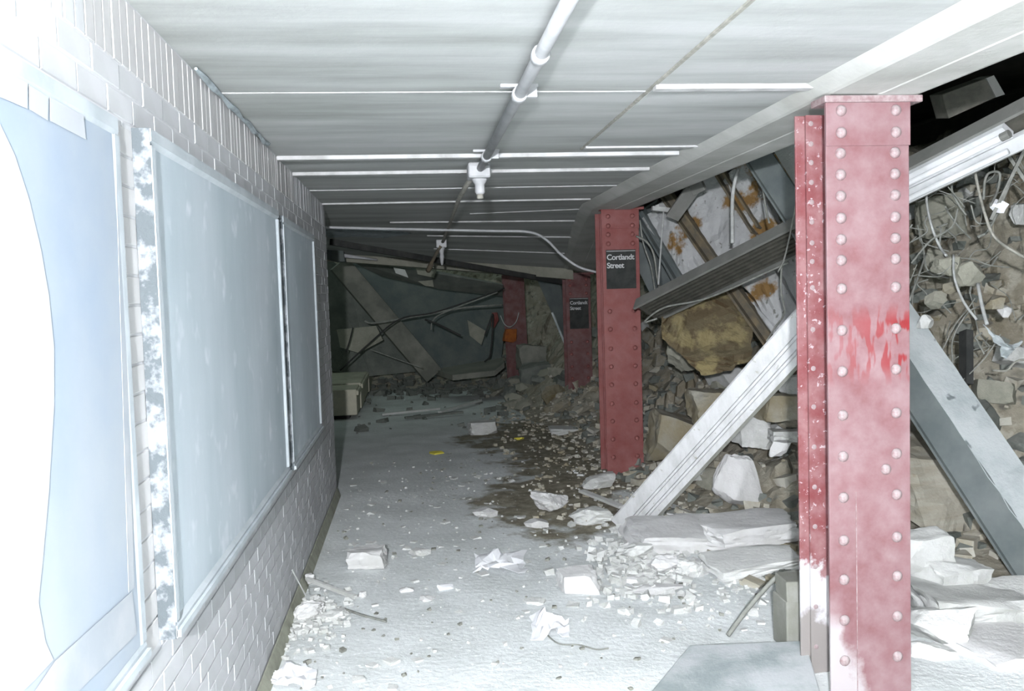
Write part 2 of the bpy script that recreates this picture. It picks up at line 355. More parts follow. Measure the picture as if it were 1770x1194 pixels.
part('ceiling_board', MB().box((1.007, -1.6, H-0.007), (1.655, 3.46, H+0.01)).box((1.007, 3.54, H-0.012), (1.655, 4.9, H+0.01)), 'ceiling', ceil)
q = MB()
pat = [(-0.95, 9.75), (-0.25, 9.9), (0.02, 10.15), (-0.3, 10.55), (-0.62, 10.45), (-0.95, 10.6)]
part('paint_patch', q.plate([(x, y_, H-drop(x, y_)-0.004) for x, y_ in pat], (0, 0, -0.006)), 'blue_fleck', ceil, 'pale bluish peeling patch')
part('plaster_crumb_edge', MB().tube([(WX+0.02, 3.2+k*0.14, H-0.012-0.008*math.sin(k*3.3)) for k in range(12)], [0.006+0.008*abs(math.sin(k*2.1)) for k in range(12)], 6), 'blue_fleck', ceil)
# longitudinal beam over the columns
BZ = 2.53; mb = MB(); by = [-1.6, 2, 4, 6, 8.2, 9.2, 10.2, 11.2, 12.5]
prof = [(1.60, H+0.02), (1.625, H-0.004), (1.70, BZ+0.006), (1.715, BZ), (1.92, BZ), (1.925, BZ-0.004), (2.075, BZ-0.004), (2.10, BZ), (2.10, 3.0), (1.60, 3.0)]
for yy in by:
    for px_, pz in prof: mb.v.append(Vector((px_+edge_shift(yy), yy, pz-drop(px_, yy))))
n = len(prof)
mb.f = [(j*n+i, j*n+(i+1) % n, (j+1)*n+(i+1) % n, (j+1)*n+i) for j in range(len(by)-1) for i in range(n)]+[tuple(range(n)), tuple((len(by)-1)*n+i for i in range(n))]
struct('trim_1', mb, 'beam', 'grey concrete beam running along the tops of the red columns')
q = MB()
a, b = [(x, 12.42, H-drop(x, 12.4)) for x in (-1.2, 0.3, 1.4, 2.3)], (0, 0.35, 0)
for i in range(3):
    p0, p1 = a[i], a[i+1]; h0, h1 = 0.10+0.05*i/3, 0.10+0.05*(i+1)/3
    q.plate([p0, p1, (p1[0], p1[1], p1[2]-h1), (p0[0], p0[1], p0[2]-h0)], b)
struct('trim_2', q, 'concrete_grey', 'spotted concrete end beam of the sagging ceiling')
struct('trim_3', MB().box((2.12, -1.6, 3.9), (7.0, 24, 4.1)), 'tunnel', 'roof over the tracks, coloured black as an unlit void')  # roof slab painted near-black so it reads as unlit void

# ------------------------------------------------------------------ advertising panels
def panel(idx, label, board_mat):
    ya, yb, za, zb = PAN[idx]; dp = 0.014 if idx == 0 else 0.05; xb_, xf = WX, WX+dp; fw = 0.045
    t = thing('advertising_panel', label, 'panel', (WX, (ya+yb)/2, za), 'advertising panels on the brick wall')
    part('board', MB().box((xb_-0.005, ya+0.012, za+0.012), (xf-dp*0.24, yb-0.012, zb-0.012)), board_mat, t)
    pr = [(0, -0.001), (dp, -0.001), (dp, fw*0.7), (dp*0.76, fw), (0, fw)]
    def rail(name, p0, p1, inn, m_='frame_metal', lab=None):
        q = MB(); p0, p1, inn = Vector(p0), Vector(p1), Vector(inn); out = Vector((1, 0, 0))
        vs = [p0+out*a+inn*b for a, b in pr]+[p1+out*a+inn*b for a, b in pr]; n_ = len(pr)
        q.add(vs, [(i, (i+1) % n_, n_+(i+1) % n_, n_+i) for i in range(n_)]+[tuple(range(n_)), tuple(range(n_, 2*n_))])
        return part(name, q, m_, t, lab)
    rail('frame_rail', (xb_, ya, zb), (xb_, yb, zb), (0, 0, -1)); rail('frame_rail', (xb_, ya, za), (xb_, yb, za), (0, 0, 1))
    rail('frame_rail', (xb_, ya, za+fw), (xb_, ya, zb-fw), (0, 1, 0)); rail('frame_rail', (xb_, yb, za+fw), (xb_, yb, zb-fw), (0, -1, 0))
    # weathered edge that faces along the wall
    part('edge_strip', MB().box((xb_, ya-0.004, za-0.002), (xf-0.003, ya, zb+0.002)), 'flaky', t, 'flaking edge strip' if idx == 1 else None)
    part('sill_bead', MB().bar((xf+0.004, ya, za+0.012), (xf+0.004, yb, za+0.012), 0.012, 0.02), 'frame_metal', t)
    return t
p1 = panel(0, 'framed advertising panel with a faded blue and white poster, nearest the camera', 'poster_blue')
p2 = panel(1, 'large blank grey-blue board with a flaking left edge, between the poster and the small board', 'board')
p3 = panel(2, 'smallest blank grey-blue board, farthest along the brick wall', 'board')
XP = WX+0.0118
def px_poly(pts, dx): return [atx(px, py, XP+dx) for px, py in pts]
sheet = part('poster', MB().box((XP-0.0015, 0.2, 0.892), (XP, 2.298, 2.186)), 'poster_blue', p1)
def print_shape(nm, pts, dx, m_):
    o = part(nm, MB().plate(px_poly(pts, dx), (0.0008, 0, 0)), m_, p1); o.parent = sheet; return o
print_shape('white_circle', [(0, 215), (25, 268), (50, 345), (70, 430), (84, 510), (93, 600), (93, 700), (84, 850), (74, 960), (66, 1040), (78, 1110), (92, 1140), (60, 1175), (0, 1230), (-160, 1330), (-160, 40)], 0.0006, 'poster_white')
print_shape('white_text_block', [(-60, 85), (47, 144), (47, 188), (-60, 142)], 0.0016, 'poster_white')
print_shape('white_text_block', [(50, 147), (83, 168), (82, 208), (51, 189)], 0.0016, 'poster_white')
print_shape('white_text_block', [(86, 168), (144, 200), (148, 241), (87, 209)], 0.0016, 'poster_white')
print_shape('pale_footer', [(96, 1142), (228, 1022), (236, 1095), (150, 1180), (90, 1240), (30, 1240)], 0.0016, 'poster_pale')
print_shape('pale_margin', [(198, 230), (206, 236), (232, 1015), (222, 1024)], 0.0012, 'poster_pale')

# ------------------------------------------------------------------ red riveted columns
RIV_F = [192, 230, 265, 302, 339, 377, 414, 450, 499, 571, 642, 718, 789, 860, 934, 1002, 1072, 1142]
zf = [at(1455, y_, 3.46).z for y_ in RIV_F]
zr = [at(1408, y_, 3.75).z for y_ in (215, 250, 282, 316, 350, 384, 420, 452, 497, 569, 636, 702, 771, 840, 908, 977, 1046, 1115)]
rv = MB().lathe((0, 0.002, 0), (0, -1, 0), [(0, 0.0235), (0.006, 0.0225), (0.012, 0.018), (0.017, 0.010), (0.0185, 0.003)], 12).mesh('rivet')
for p in rv.polygons: p.use_smooth = True
def column(X0, Y, label, mf, mr, ztop=2.53, lean=(0, 0), rivets=True, ext=False, bare=(9, 9)):
    W_ = 0.36; D_ = 0.30; t = thing('steel_column', label, 'column', (X0+W_/2, Y+D_/2, 0), 'red riveted steel columns')
    zb = -0.05
    part('front_flange', MB().box((X0, Y, zb), (X0+W_, Y+0.014, ztop)), mf, t, bevel=0.003)
    part('rear_flange', MB().box((X0, Y+D_-0.014, zb), (X0+W_, Y+D_, ztop)), mr, t, bevel=0.003)
    part('web', MB().box((X0+W_/2-0.008, Y+0.014, zb), (X0+W_/2+0.008, Y+D_-0.014, ztop)), mr, t)
    q = MB()
    for s in (-1, 1):
        for yy, dy in ((Y+0.014, 1), (Y+D_-0.014, -1)):
            xa = X0+W_/2+s*0.008; q.box((min(xa, xa+s*0.13), min(yy, yy+dy*0.014), zb), (max(xa, xa+s*0.13), max(yy, yy+dy*0.014), ztop))
            q.box((min(xa, xa+s*0.014), min(yy, yy+dy*0.09), zb), (max(xa, xa+s*0.014), max(yy, yy+dy*0.09), ztop))
    part('angle_irons', q, mr, t)
    part('splice_plate', MB().box((X0-0.002, Y-0.008, ztop-0.18), (X0+W_+0.002, Y, ztop)), mf, t, bevel=0.002)
    part('cap_plate', MB().box((X0-0.012, Y-0.02, ztop-0.006), (X0+W_+0.05, Y+0.11, ztop+0.022)), 'rivet' if ext else mf, t, bevel=0.004)
    b = BASE[t.name]
    if rivets:
        for k, z_ in enumerate(zf):
            if z_ > ztop-0.02 or bare[0] < z_ < bare[1]: continue
            for x in (X0+0.062, X0+W_-0.062):
                link('rivet', rv if ext else rv2, None, t, Vector((x, Y-(0.008 if z_ > ztop-0.18 else 0), z_))-b)
        for z_ in zr:
            if z_ < ztop-0.02: link('rivet', rv if ext else rv2, None, t, Vector((X0+0.065, Y+D_-0.014, z_))-b)
        if ext: link('rivet', rv, None, t, Vector((X0+0.25, Y, at(1529, 811, 3.46).z))-b)
    t.rotation_euler = (lean[1], lean[0], 0)
    return t
rv.materials.append(M['rivet']); rv2 = rv.copy(); rv2.materials.clear(); rv2.materials.append(M['red'])
col1 = column(1.700, 3.46, 'nearest and largest red column, with red smears wiped in its dust', 'red_near', 'red_strip', ztop=2.503, ext=True)
column(1.80, 8.2, 'second red riveted column with the clearly lit black station sign', 'red', 'red', bare=(1.74, 2.19))
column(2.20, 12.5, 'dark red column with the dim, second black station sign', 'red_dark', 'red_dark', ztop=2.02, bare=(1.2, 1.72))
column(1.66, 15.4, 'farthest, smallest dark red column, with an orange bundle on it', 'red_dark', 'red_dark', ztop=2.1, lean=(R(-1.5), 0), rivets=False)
part('drip_line', MB().box((1.816, 3.4585, 0.0), (1.820, 3.46, at(1482, 850, 3.46).z)), 'rivet', col1, 'thin pale drip line')
# white dust drift clinging in the angle of the near column
def station_sign(x0, x1, ztop, zbot, Y, label):
    t = thing('station_sign', label, 'sign', ((x0+x1)/2, Y, zbot), 'black station name signs')
    part('plate', MB().box((x0, Y-0.006, zbot), (x1, Y-0.0005, ztop)), 'sign_black', t, bevel=0.002)
    part('top_line', MB().box((x0+0.004, Y-0.0072, ztop-0.016), (x1-0.004, Y-0.006, ztop-0.009)), 'cable_pale', t)
    b = BASE[t.name]; wd = x1-x0
    for k, word in enumerate(('Cortlandt', 'Street')):
        cu = bpy.data.curves.new('lettering', 'FONT'); cu.body = word; cu.size = 0.086; cu.offset = 0.0013; cu.extrude = 0.0006; cu.space_character = 0.93
        tmp = bpy.data.objects.new('tmp', cu); COL.objects.link(tmp)
        me = bpy.data.meshes.new_from_object(tmp.evaluated_get(bpy.context.evaluated_depsgraph_get())); bpy.data.objects.remove(tmp)
        wdt = max(v.co.x for v in me.vertices); sc = (wd*0.93)/wdt if k == 0 else station_sign.sc
        station_sign.sc = sc
        for v in me.vertices: v.co = Vector((v.co.x*sc, -v.co.z, v.co.y*sc*1.0))
        me.materials.clear(); me.materials.append(M['sign_white'])
        o = link('lettering', me, None, t, Vector((x0+0.006, Y-0.0068, ztop-0.094-k*0.078))-b); o['label'] = 'white word '+word
s1 = at(1047, 432, 8.2); s2 = at(1099, 498, 8.2)
station_sign(s1.x, s2.x+0.005, s1.z, s2.z, 8.2, 'black sign reading Cortlandt Street on the second red column')
s1 = at(984, 515, 12.5); s2 = at(1018, 565, 12.5)
station_sign(s1.x, s2.x, s1.z, s2.z-0.02, 12.5, 'dim black sign reading Cortlandt Street on the farther dark red column')

# ------------------------------------------------------------------ ceiling conduit, boxes, pipes
CX = 0.45
t = thing('ceiling_conduit', 'long pale conduit pipe clamped under the ceiling, running away from the camera', 'pipe', (CX, -1.5, H-0.045))
part('pipe', MB().tube([(CX, -1.5, H-0.04), (CX, 2.85, H-0.04), (CX, 5.5, H-0.04)], 0.023, 14), 'pipe', t, smooth=True)
for yy in (2.93, 3.5, 5.05):
    part('coupling' if yy < 3 else 'clamp', MB().lathe((CX, yy-0.035, H-0.04), (0, 1, 0), [(0, 0.026), (0.006, 0.031), (0.06, 0.031), (0.066, 0.026)], 14), 'pipe', t, smooth=True)
    if yy > 3: part('clamp_ear', MB().box((CX-0.075, yy-0.015, H-0.012), (CX+0.075, yy+0.015, H)).box((CX+0.03, yy-0.012, H-0.05), (CX+0.07, yy+0.012, H-0.01)), 'pipe', t)
t = thing('junction_box', 'pale junction box with a lamp socket hanging under the conduit, nearer of two', 'junction box', (CX-0.01, 5.6, H-0.10), 'ceiling junction boxes')
part('box', MB().box((CX-0.075, 5.5, H-0.095), (CX+0.065, 5.66, H)), 'pipe', t, bevel=0.012)
part('cover', MB().box((CX-0.07, 5.488, H-0.088), (CX+0.06, 5.5, H-0.02)), 'pipe', t, bevel=0.004)
part('socket', MB().lathe((CX, 5.58, H-0.09), (0, 0, -1), [(0, 0.05), (0.02, 0.045), (0.04, 0.03), (0.085, 0.032), (0.10, 0.024)], 12), 'pipe', t, smooth=True)
part('lamp_stub', MB().lathe((CX, 5.58, H-0.185), (0, 0, -1), [(0, 0.02), (0.03, 0.022), (0.035, 0.012)], 12), 'pipe_dark', t, 'dark lamp stub', smooth=True)
z2 = H-drop(0.5, 10.2)
t = thing('junction_box', 'smaller, farther pale junction box under the sagging ceiling', 'junction box', at(763, 440, 10.2), 'ceiling junction boxes')
bb = at(763, 425, 10.2)
part('box', MB().box((bb.x-0.06, 10.15, bb.z-0.02), (bb.x+0.06, 10.27, bb.z+0.07)), 'pipe', t, bevel=0.01)
part('socket', MB().lathe((bb.x, 10.2, bb.z-0.02), (0, 0, -1), [(0, 0.045), (0.03, 0.03), (0.08, 0.02), (0.10, 0.028), (0.2, 0.012)], 10), 'pipe', t, smooth=True)
single('loose_conduit', MB().tube(curve_pts([(CX-0.03, 5.62, H-0.06), at(803, 326, 5.95), at(790, 352, 6.9), at(778, 385, 8.6), at(765, 418, 10.1)], 6), 0.017, 8), 'pipe_dark', 'dark slack conduit hanging from the junction box toward the far ceiling', 'pipe', smooth=True)
single('dangling_cable', MB().tube(curve_pts([at(762, 425, 10.15), at(750, 446, 10.3), at(740, 468, 10.5)], 6), [0.02]*9+[0.03]*4, 8), 'rust_steel', 'short dark cable dangling beside the far junction box', 'cable', smooth=True)
pts = [at(520, 391, 9.0), at(575, 393, 9.0), at(700, 396, 9.0), at(850, 399, 9.0), at(915, 401, 9.0), at(945, 415, 9.05), at(970, 440, 9.1), at(1000, 461, 9.1), at(1030, 470, 9.15), at(1050, 474, 9.2)]
single('bent_pipe', MB().tube(curve_pts(pts, 5), 0.013, 10), 'pipe', 'pale pipe crossing the ceiling and bending down to the second column', 'pipe', smooth=True)
for nm, (a, b_), r0, lb in (('thin_rod', (at(590, 441, 12.1), at(652, 449, 12.2)), 0.03, 'pale broken pipe end under the sagging ceiling by the wall corner'),):
    single(nm, MB().tube([a, b_], [r0, 0.012], 8), 'pipe', lb, 'pipe', smooth=True)
single('hanging_lath', MB().bar(at(572, 418, 10.2), at(980, 489, 12.9), 0.05, 0.07), 'black', 'long black steel edge slanting under the far sagging ceiling', 'steel edge')

# ------------------------------------------------------------------ rubble shapes
def rock_mesh(name, size, seed, sub=3, rough=0.05, planes=9, box=False, taper=0.0):
    r = random.Random(seed); bm = bmesh.new(); bmesh.ops.create_cube(bm, size=2.0)
    pl = []
    if box:
        for ax in ((1,0,0),(-1,0,0),(0,1,0),(0,-1,0),(0,0,1),(0,0,-1)):
            nrm = (Vector(ax)+Vector((r.uniform(-.2,.2), r.uniform(-.2,.2), r.uniform(-.12,.12)))).normalized(); pl.append((nrm, r.uniform(.62, .74)))
    for k in range(planes if box else planes+7):
        nrm = Vector((r.gauss(0,1), r.gauss(0,1), r.gauss(0,1))).normalized(); pl.append((nrm, r.uniform(.66, .92) if not box else r.uniform(.78, 1.0)))
    for nrm, o_ in pl:
        res = bmesh.ops.bisect_plane(bm, geom=bm.verts[:]+bm.edges[:]+bm.faces[:], plane_co=nrm*o_, plane_no=nrm, clear_outer=True)
        ed = [e for e in res['geom_cut'] if isinstance(e, bmesh.types.BMEdge)]
        if len(ed) > 2: bmesh.ops.edgeloop_fill(bm, edges=ed)
    bmesh.ops.remove_doubles(bm, verts=bm.verts, dist=0.02)
    bmesh.ops.triangulate(bm, faces=bm.faces)
    for k in range(sub-1):
        lim = (0.5, 0.25, 0.13)[min(k, 2)]
        bmesh.ops.subdivide_edges(bm, edges=[e for e in bm.edges if e.calc_length() > lim], cuts=1); bmesh.ops.triangulate(bm, faces=bm.faces)
    bm.normal_update(); sd = Vector((seed*1.7, seed*0.3, seed*2.9))
    for v in bm.verts:
        c = v.co; v.co = c+v.normal*rough*(1.3*noise.noise(c*1.8+sd)+0.9*noise.noise(c*4.5+sd)+0.6*noise.noise(c*11+sd))
    mn = [min(v.co[i] for v in bm.verts) for i in range(3)]; mx = [max(v.co[i] for v in bm.verts) for i in range(3)]
    for v in bm.verts:
        q = [(v.co[i]-mn[i])/(mx[i]-mn[i]) for i in range(3)]
        k = 1-taper*q[2]
        v.co = Vector(((q[0]-0.5)*size[0]*k, (q[1]-0.5)*size[1]*k, q[2]*size[2]))
    bmesh.ops.recalc_face_normals(bm, faces=bm.faces)
    me = bpy.data.meshes.new(name); bm.to_mesh(me); bm.free()
    me.polygons.foreach_set('use_smooth', [True]*len(me.polygons)); me.set_sharp_from_angle(angle=R(30)); return me
SEED = [100]
def chunk(l, t_, r, b_, m_, label, cat='rubble chunk', z=0.0, Y=None, name='concrete_chunk', dy=0.8, group=None, hz=None, tilt=(0, 0, 0), **kw):
    """a lump seen between pixels l,t,r,b; stands at height z, or at depth Y"""
    SEED[0] += 1; cx = (l+r)/2
    p = atz(cx, b_, z) if Y is None else at(cx, b_, Y)
    d = (p-CAM).dot(FWD); wd = (r-l)*d/FPX; dyy = wd*dy
    tan = (CAMH-p.z)/max(1.0, p.y); hh = hz if hz else max(0.035, (b_-t_)*d/FPX-dyy*max(0, tan)*0.9)
    kw.setdefault('sub', 4 if wd*FPX/d > 45 else 3); me = rock_mesh(name, (wd, dyy, hh), SEED[0], **kw)
    o = link(name, me, m_, loc=(p.x+p.x/p.y*dyy/2, p.y+dyy/2, p.z-0.012)); o.rotation_euler = [R(a) for a in tilt]
    return tag(o, label, cat, group)

def rough_plate(pts, th, amp=0.02, cuts=3, seed=1):
    q = MB().plate(pts, th); me = q.mesh('p'); bm = bmesh.new(); bm.from_mesh(me); bpy.data.meshes.remove(me)
    bmesh.ops.triangulate(bm, faces=bm.faces)
    for _ in range(2): bmesh.ops.subdivide_edges(bm, edges=[e for e in bm.edges if e.calc_length() > 0.05], cuts=cuts if _ == 0 else 1, use_grid_fill=True)
    bmesh.ops.triangulate(bm, faces=bm.faces); bm.normal_update()
    for v in bm.verts:
        c = v.co; k = amp*(noise.noise(c*3+Vector((seed, 0, 0)))+0.7*noise.noise(c*9+Vector((0, seed, 0)))+0.45*noise.noise(c*24))
        v.co = c+v.normal*k
    out = MB(); bm.verts.index_update(); out.v = [v.co.copy() for v in bm.verts]; out.f = [tuple(v.index for v in f.verts) for f in bm.faces]; bm.free(); return out

# rubble heap over the tracks: broken plates of concrete and earth
def prof_z(x):
    P = [(-0.6, -0.06), (0, -0.02), (0.4, 0.12), (0.9, 0.40), (1.6, 0.95), (2.3, 1.95), (3.1, 2.9), (5.5, 3.6)]
    if x <= P[0][0]: return -0.06
    for (a, b_), (c, d) in zip(P, P[1:]):
        if x <= c: return b_+(d-b_)*(x-a)/(c-a)
    return P[-1][1]
def heap(X, Y):
    k = 0.07+0.93*sstep(Y, 4.7, 6.8); e = 0.35*sstep(Y, 5.5, 9)+0.5*sstep(Y, 10, 14)
    z = prof_z(X-2.15+e)*k
    z = max(z, 2.7*sstep(Y+0.25*X, 16.2, 21.0)-0.06) if Y > 15 else z
    return z
def heap_detail(X, Y):
    z = heap(X, Y)
    amp = sstep(z, 0.0, 0.35)
    ds, ps = noise.voronoi((X*2.3, Y*2.3, z*1.2))
    c = ps[0]; g = noise.cell_vector(c*7.3)
    dd = Vector((X*2.3, Y*2.3, z*1.2))-c
    blocky = 0.16*(g.x-0.5)+0.30*((g.y-0.5)*dd.x+(g.z-0.5)*dd.y)
    return z+amp*(blocky+0.10*noise.noise((X*1.2, Y*1.2, 5))+0.03*noise.noise((X*9, Y*9, 2)))
mb = MB(); nx, ny = 110, 210
for j in range(ny+1):
    for i in range(nx+1):
        u = i/nx; X = -4.2+11.0*u; Y = 4.62+17.9*j/ny
        X = 1.55+5.3*u if True else X
        mb.v.append(Vector((X, Y, heap_detail(X, Y))))
mb.f = [(j*(nx+1)+i, j*(nx+1)+i+1, (j+1)*(nx+1)+i+1, (j+1)*(nx+1)+i) for j in range(ny) for i in range(nx)]
mb2 = MB(); n0 = len(mb.v); na, nb = 70, 50
for j in range(nb+1):
    for i in range(na+1):
        X = -4.2+5.8*i/na; Y = 15.5+7.5*j/nb; mb.v.append(Vector((X, Y, heap_detail(X, Y))))
mb.f += [(n0+j*(na+1)+i, n0+j*(na+1)+i+1, n0+(j+1)*(na+1)+i+1, n0+(j+1)*(na+1)+i) for j in range(nb) for i in range(na)]
single('rubble_heap', mb, 'heap', 'grey brown mass of compacted rubble filling the tracks behind the columns', 'rubble', (0, 0, 0), kind='stuff')

# ------------------------------------------------------------------ collapsed roof slab with steel joists, behind the fixture
# plane of the slab through three seen points
A_, B_, C_ = at(1150, 340, 8.4), at(1385, 665, 7.0), at(1345, 270, 7.5)
NRM = (B_-A_).cross(C_-A_).normalized()
if NRM.dot(CAM-A_) < 0: NRM = -NRM
def onslab(px, py, off=0.0):
    d = ray(px, py); return CAM+d*((A_-CAM).dot(NRM)/d.dot(NRM))+NRM*off
t = thing('roof_slab', 'collapsed white roof slab with rust stains and steel joists, slanting behind the red columns', 'roof slab', onslab(1385, 665))
for pts in ([(1185, 352), (1192, 318), (1245, 292), (1262, 318), (1300, 395), (1395, 560), (1395, 640), (1290, 500), (1232, 432)],
            [(1262, 300), (1290, 285), (1322, 340), (1340, 380), (1400, 470), (1400, 555), (1310, 402), (1288, 380), (1270, 330)],
            [(1338, 268), (1400, 225), (1400, 330), (1376, 330)],
            [(1112, 378), (1150, 345), (1170, 375), (1245, 490), (1220, 520), (1180, 470), (1160, 440)],
            [(1290, 505), (1395, 640), (1395, 545), (1480, 640), (1480, 760), (1390, 660)]):
    part('concrete_panel', rough_plate([onslab(x, y_, 0.01+0.02*rng.random()) for x, y_ in pts], -NRM*0.12, 0.03), 'rust_slab', t)
for (a, b_, wd, m_) in (((1150, 330), (1392, 672), 0.11, 'rust_steel'), ((1243, 292), (1312, 400), 0.09, 'rust_steel'), ((1100, 352), (1200, 520), 0.10, 'steel')):
    p, q_ = onslab(*a, 0.03), onslab(*b_, 0.03); q = MB()
    q.sweep(p, q_, [(-wd/2, -0.05), (wd/2, -0.05), (wd/2, 0.05), (wd/2-0.02, 0.05), (wd/2-0.02, -0.02), (-wd/2+0.02, -0.02), (-wd/2+0.02, 0.05), (-wd/2, 0.05)], NRM)
    part('steel_joist', q, m_, t)
# dark blue-green sheet behind it, next to the second column
single('fallen_plate', MB().plate([at(1100, 372, 9.0), at(1135, 350, 9.2), at(1225, 540, 8.8), at(1150, 560, 8.8), at(1105, 470, 8.9)], (0.05, 0.12, 0.05)), 'steel', 'dark blue-green steel plate leaning just right of the second column', 'steel plate')
single('plate_edge_bar', MB().bar(at(1108, 375, 8.9), at(1172, 500, 8.7), 0.05, 0.03), 'sheet', 'thin pale green edge bar beside the second column', 'bar')

# ------------------------------------------------------------------ dark steel girder leaning down to the right
pa, pb = at(1282, 262, 6.5), at(1810, 1075, 4.45)
gd = (pb-pa).normalized()
t = thing('steel_girder', 'dark fallen steel girder with a dusty pale top, slanting down right of the nearest column', 'girder', pb)
vdir = (CAM-(pa+pb)/2).normalized(); perp = gd.cross(vdir).normalized()      # to the upper right as seen
if perp.x < 0: perp = -perp
n1 = (vdir*0.93+perp*-0.35).normalized(); n1 = (n1-gd*n1.dot(gd)).normalized()   # dark face normal
s1_ = gd.cross(n1).normalized(); s1_ = s1_ if s1_.dot(perp) > 0 else -s1_          # across the dark face
wA = 0.185
q = MB().plate([pa, pb, pb+s1_*wA, pa+s1_*wA], -n1*0.02); part('web', q, 'steel', t, bevel=0.003)
n2 = (vdir*0.75+perp*0.66); n2 = (n2-gd*n2.dot(gd)).normalized()
s2_ = gd.cross(n2).normalized(); s2_ = s2_ if s2_.dot(perp) > 0 else -s2_
e0, e1 = pa+s1_*wA, pb+s1_*wA
mid0 = pa+(pb-pa)*0.34
q = MB(); K = 24; rr = random.Random(8); lowr = []; upr = []
for k in range(K+1):
    c = mid0+(pb-mid0)*k/K+s1_*wA
    lowr.append(c-s1_*(0.012*rr.random())+n2*0.004); upr.append(c+s2_*(0.27+0.006*rr.random()))
for k in range(K): q.plate([lowr[k], lowr[k+1], upr[k+1], upr[k]], -n2*0.025)
part('dusty_flange', q, 'steel_dusty', t, 'dust covered pale flange')
part('lower_flange', MB().bar(pa-s1_*0.004+n1*0.01, pb-s1_*0.004+n1*0.01, 0.05, 0.014, s1_), 'steel', t)
single('white_panel_strip', MB().plate([at(1338, 262, 6.9), at(1392, 222, 6.7), at(1400, 330, 6.4), at(1384, 336, 6.4)], (0.06, 0.06, 0.02)), 'concrete_white', 'white plaster strip beside the girder top under the beam', 'plaster')

# ------------------------------------------------------------------ fallen fluorescent light fixture
fa, fb = at(1098, 532, 7.55), at(1850, 150, 4.35)
fd = (fb-fa).normalized(); fs = fd.cross(Vector((0, 0, 1))).normalized(); fu = fs.cross(fd).normalized()
if fs.x < 0: fs = -fs
_a = R(34); fs, fu = fs*math.cos(_a)-fu*math.sin(_a), fu*math.cos(_a)+fs*math.sin(_a)
t = thing('light_fixture', 'long fallen fluorescent light fixture hanging aslant behind the nearest column', 'light fixture', fa)
LEN = (fb-fa).length
def fp(s, a, u): return fa+fd*(s*LEN)+fs*a+fu*u
def fbar(nm, s0, s1, a0, a1, u0, u1, m_, lab=None):
    q = MB(); vs = [fp(s, a, u) for s in (s0, s1) for a, u in ((a0, u0), (a1, u0), (a1, u1), (a0, u1))]
    q.add(vs, [(0,1,2,3), (7,6,5,4), (0,4,5,1), (1,5,6,2), (2,6,7,3), (3,7,4,0)]); return part(nm, q, m_, t, lab)
fbar('side_channel', 0, 1, -0.02, 0.0, -0.02, 0.085, 'fix_grey')
fbar('side_channel', 0.03, 1, 0.22, 0.24, -0.02, 0.07, 'fix_grey')
fbar('housing', 0.0, 1, 0.0, 0.22, 0.02, 0.05, 'fix_dark')
for a0 in (0.02, 0.055, 0.09, 0.125, 0.16, 0.195):
    fbar('slat', 0.02, 0.52, a0, a0+0.018, -0.012, 0.02, 'fix_dark')
fbar('ballast_box', 0.50, 0.66, 0.03, 0.2, -0.03, 0.02, 'fix_grey')
fbar('reflector', 0.52, 0.90, 0.0, 0.10, -0.05, 0.0, 'fix_white', 'white enamel reflector')
fbar('reflector', 0.50, 1.0, 0.12, 0.22, -0.035, 0.0, 'fix_white', 'white enamel reflector')
part('lamp_tube', MB().tube([fp(0.53, 0.05, -0.065), fp(0.89, 0.05, -0.065)], 0.019, 12), 'fix_white', t, 'white fluorescent tube', smooth=True)
part('lamp_tube', MB().tube([fp(0.5, 0.17, -0.055), fp(0.88, 0.17, -0.055)], 0.019, 12), 'fix_white', t, 'white fluorescent tube', smooth=True)
part('end_cap', MB().lathe(fp(0.89, 0.05, -0.065), fd, [(0, 0.024), (0.05, 0.024)], 10), 'fix_grey', t)
t = thing('gear_box', 'dark grey metal box sitting on the fallen light fixture under the beam', 'box', at(1640, 205, 4.9))
part('case', MB().plate([at(1628, 163, 4.9), at(1705, 135, 4.75), at(1722, 168, 4.75), at(1640, 205, 4.9)], (0.02, 0.16, 0.03)), 'fix_dark', t, bevel=0.004)
part('end_cover', MB().plate([at(1705, 135, 4.74), at(1718, 130, 4.72), at(1737, 163, 4.72), at(1722, 168, 4.74)], (0.02, 0.16, 0.03)), 'fix_grey', t, 'paler end cover')
single('loose_lamp_wire', MB().tube(curve_pts([fp(0.02, 0.2, -0.02), fp(0.0, 0.13, -0.07), fp(0.08, 0.1, -0.05), fp(0.2, 0.2, -0.06), fp(0.42, 0.23, -0.05)], 8), 0.009, 6), 'cable', 'loop of wire sagging from the lower end of the light fixture', 'wire', smooth=True)

# ------------------------------------------------------------------ white grooved prop
pa, pb = at(1092, 898, 6.35), at(1440, 512, 5.0)
t = thing('timber_prop', 'long white grooved timber leaning from the floor slabs up behind the nearest column', 'timber', pa)
d = (pb-pa).normalized(); vd = (CAM-(pa+pb)/2).normalized(); sd_ = d.cross(vd).normalized()
PR = [(-0.115, -0.05), (0.115, -0.05), (0.115, 0.035), (0.075, 0.045), (0.068, 0.028), (0.055, 0.028), (0.048, 0.05), (0.012, 0.05), (0.006, 0.032), (-0.008, 0.032), (-0.014, 0.05), (-0.105, 0.05), (-0.115, 0.04)]
part('moulding', MB().sweep(pa-d*0.1, pb+d*0.12, PR, vd), 'timber', t)
part('shadow_batten', MB().bar(pa+sd_*0.112-vd*0.06, pb+sd_*0.112-vd*0.06, 0.05, 0.05, vd), 'block', t)  # dark strip, its colour stands in for the timber's shaded underside

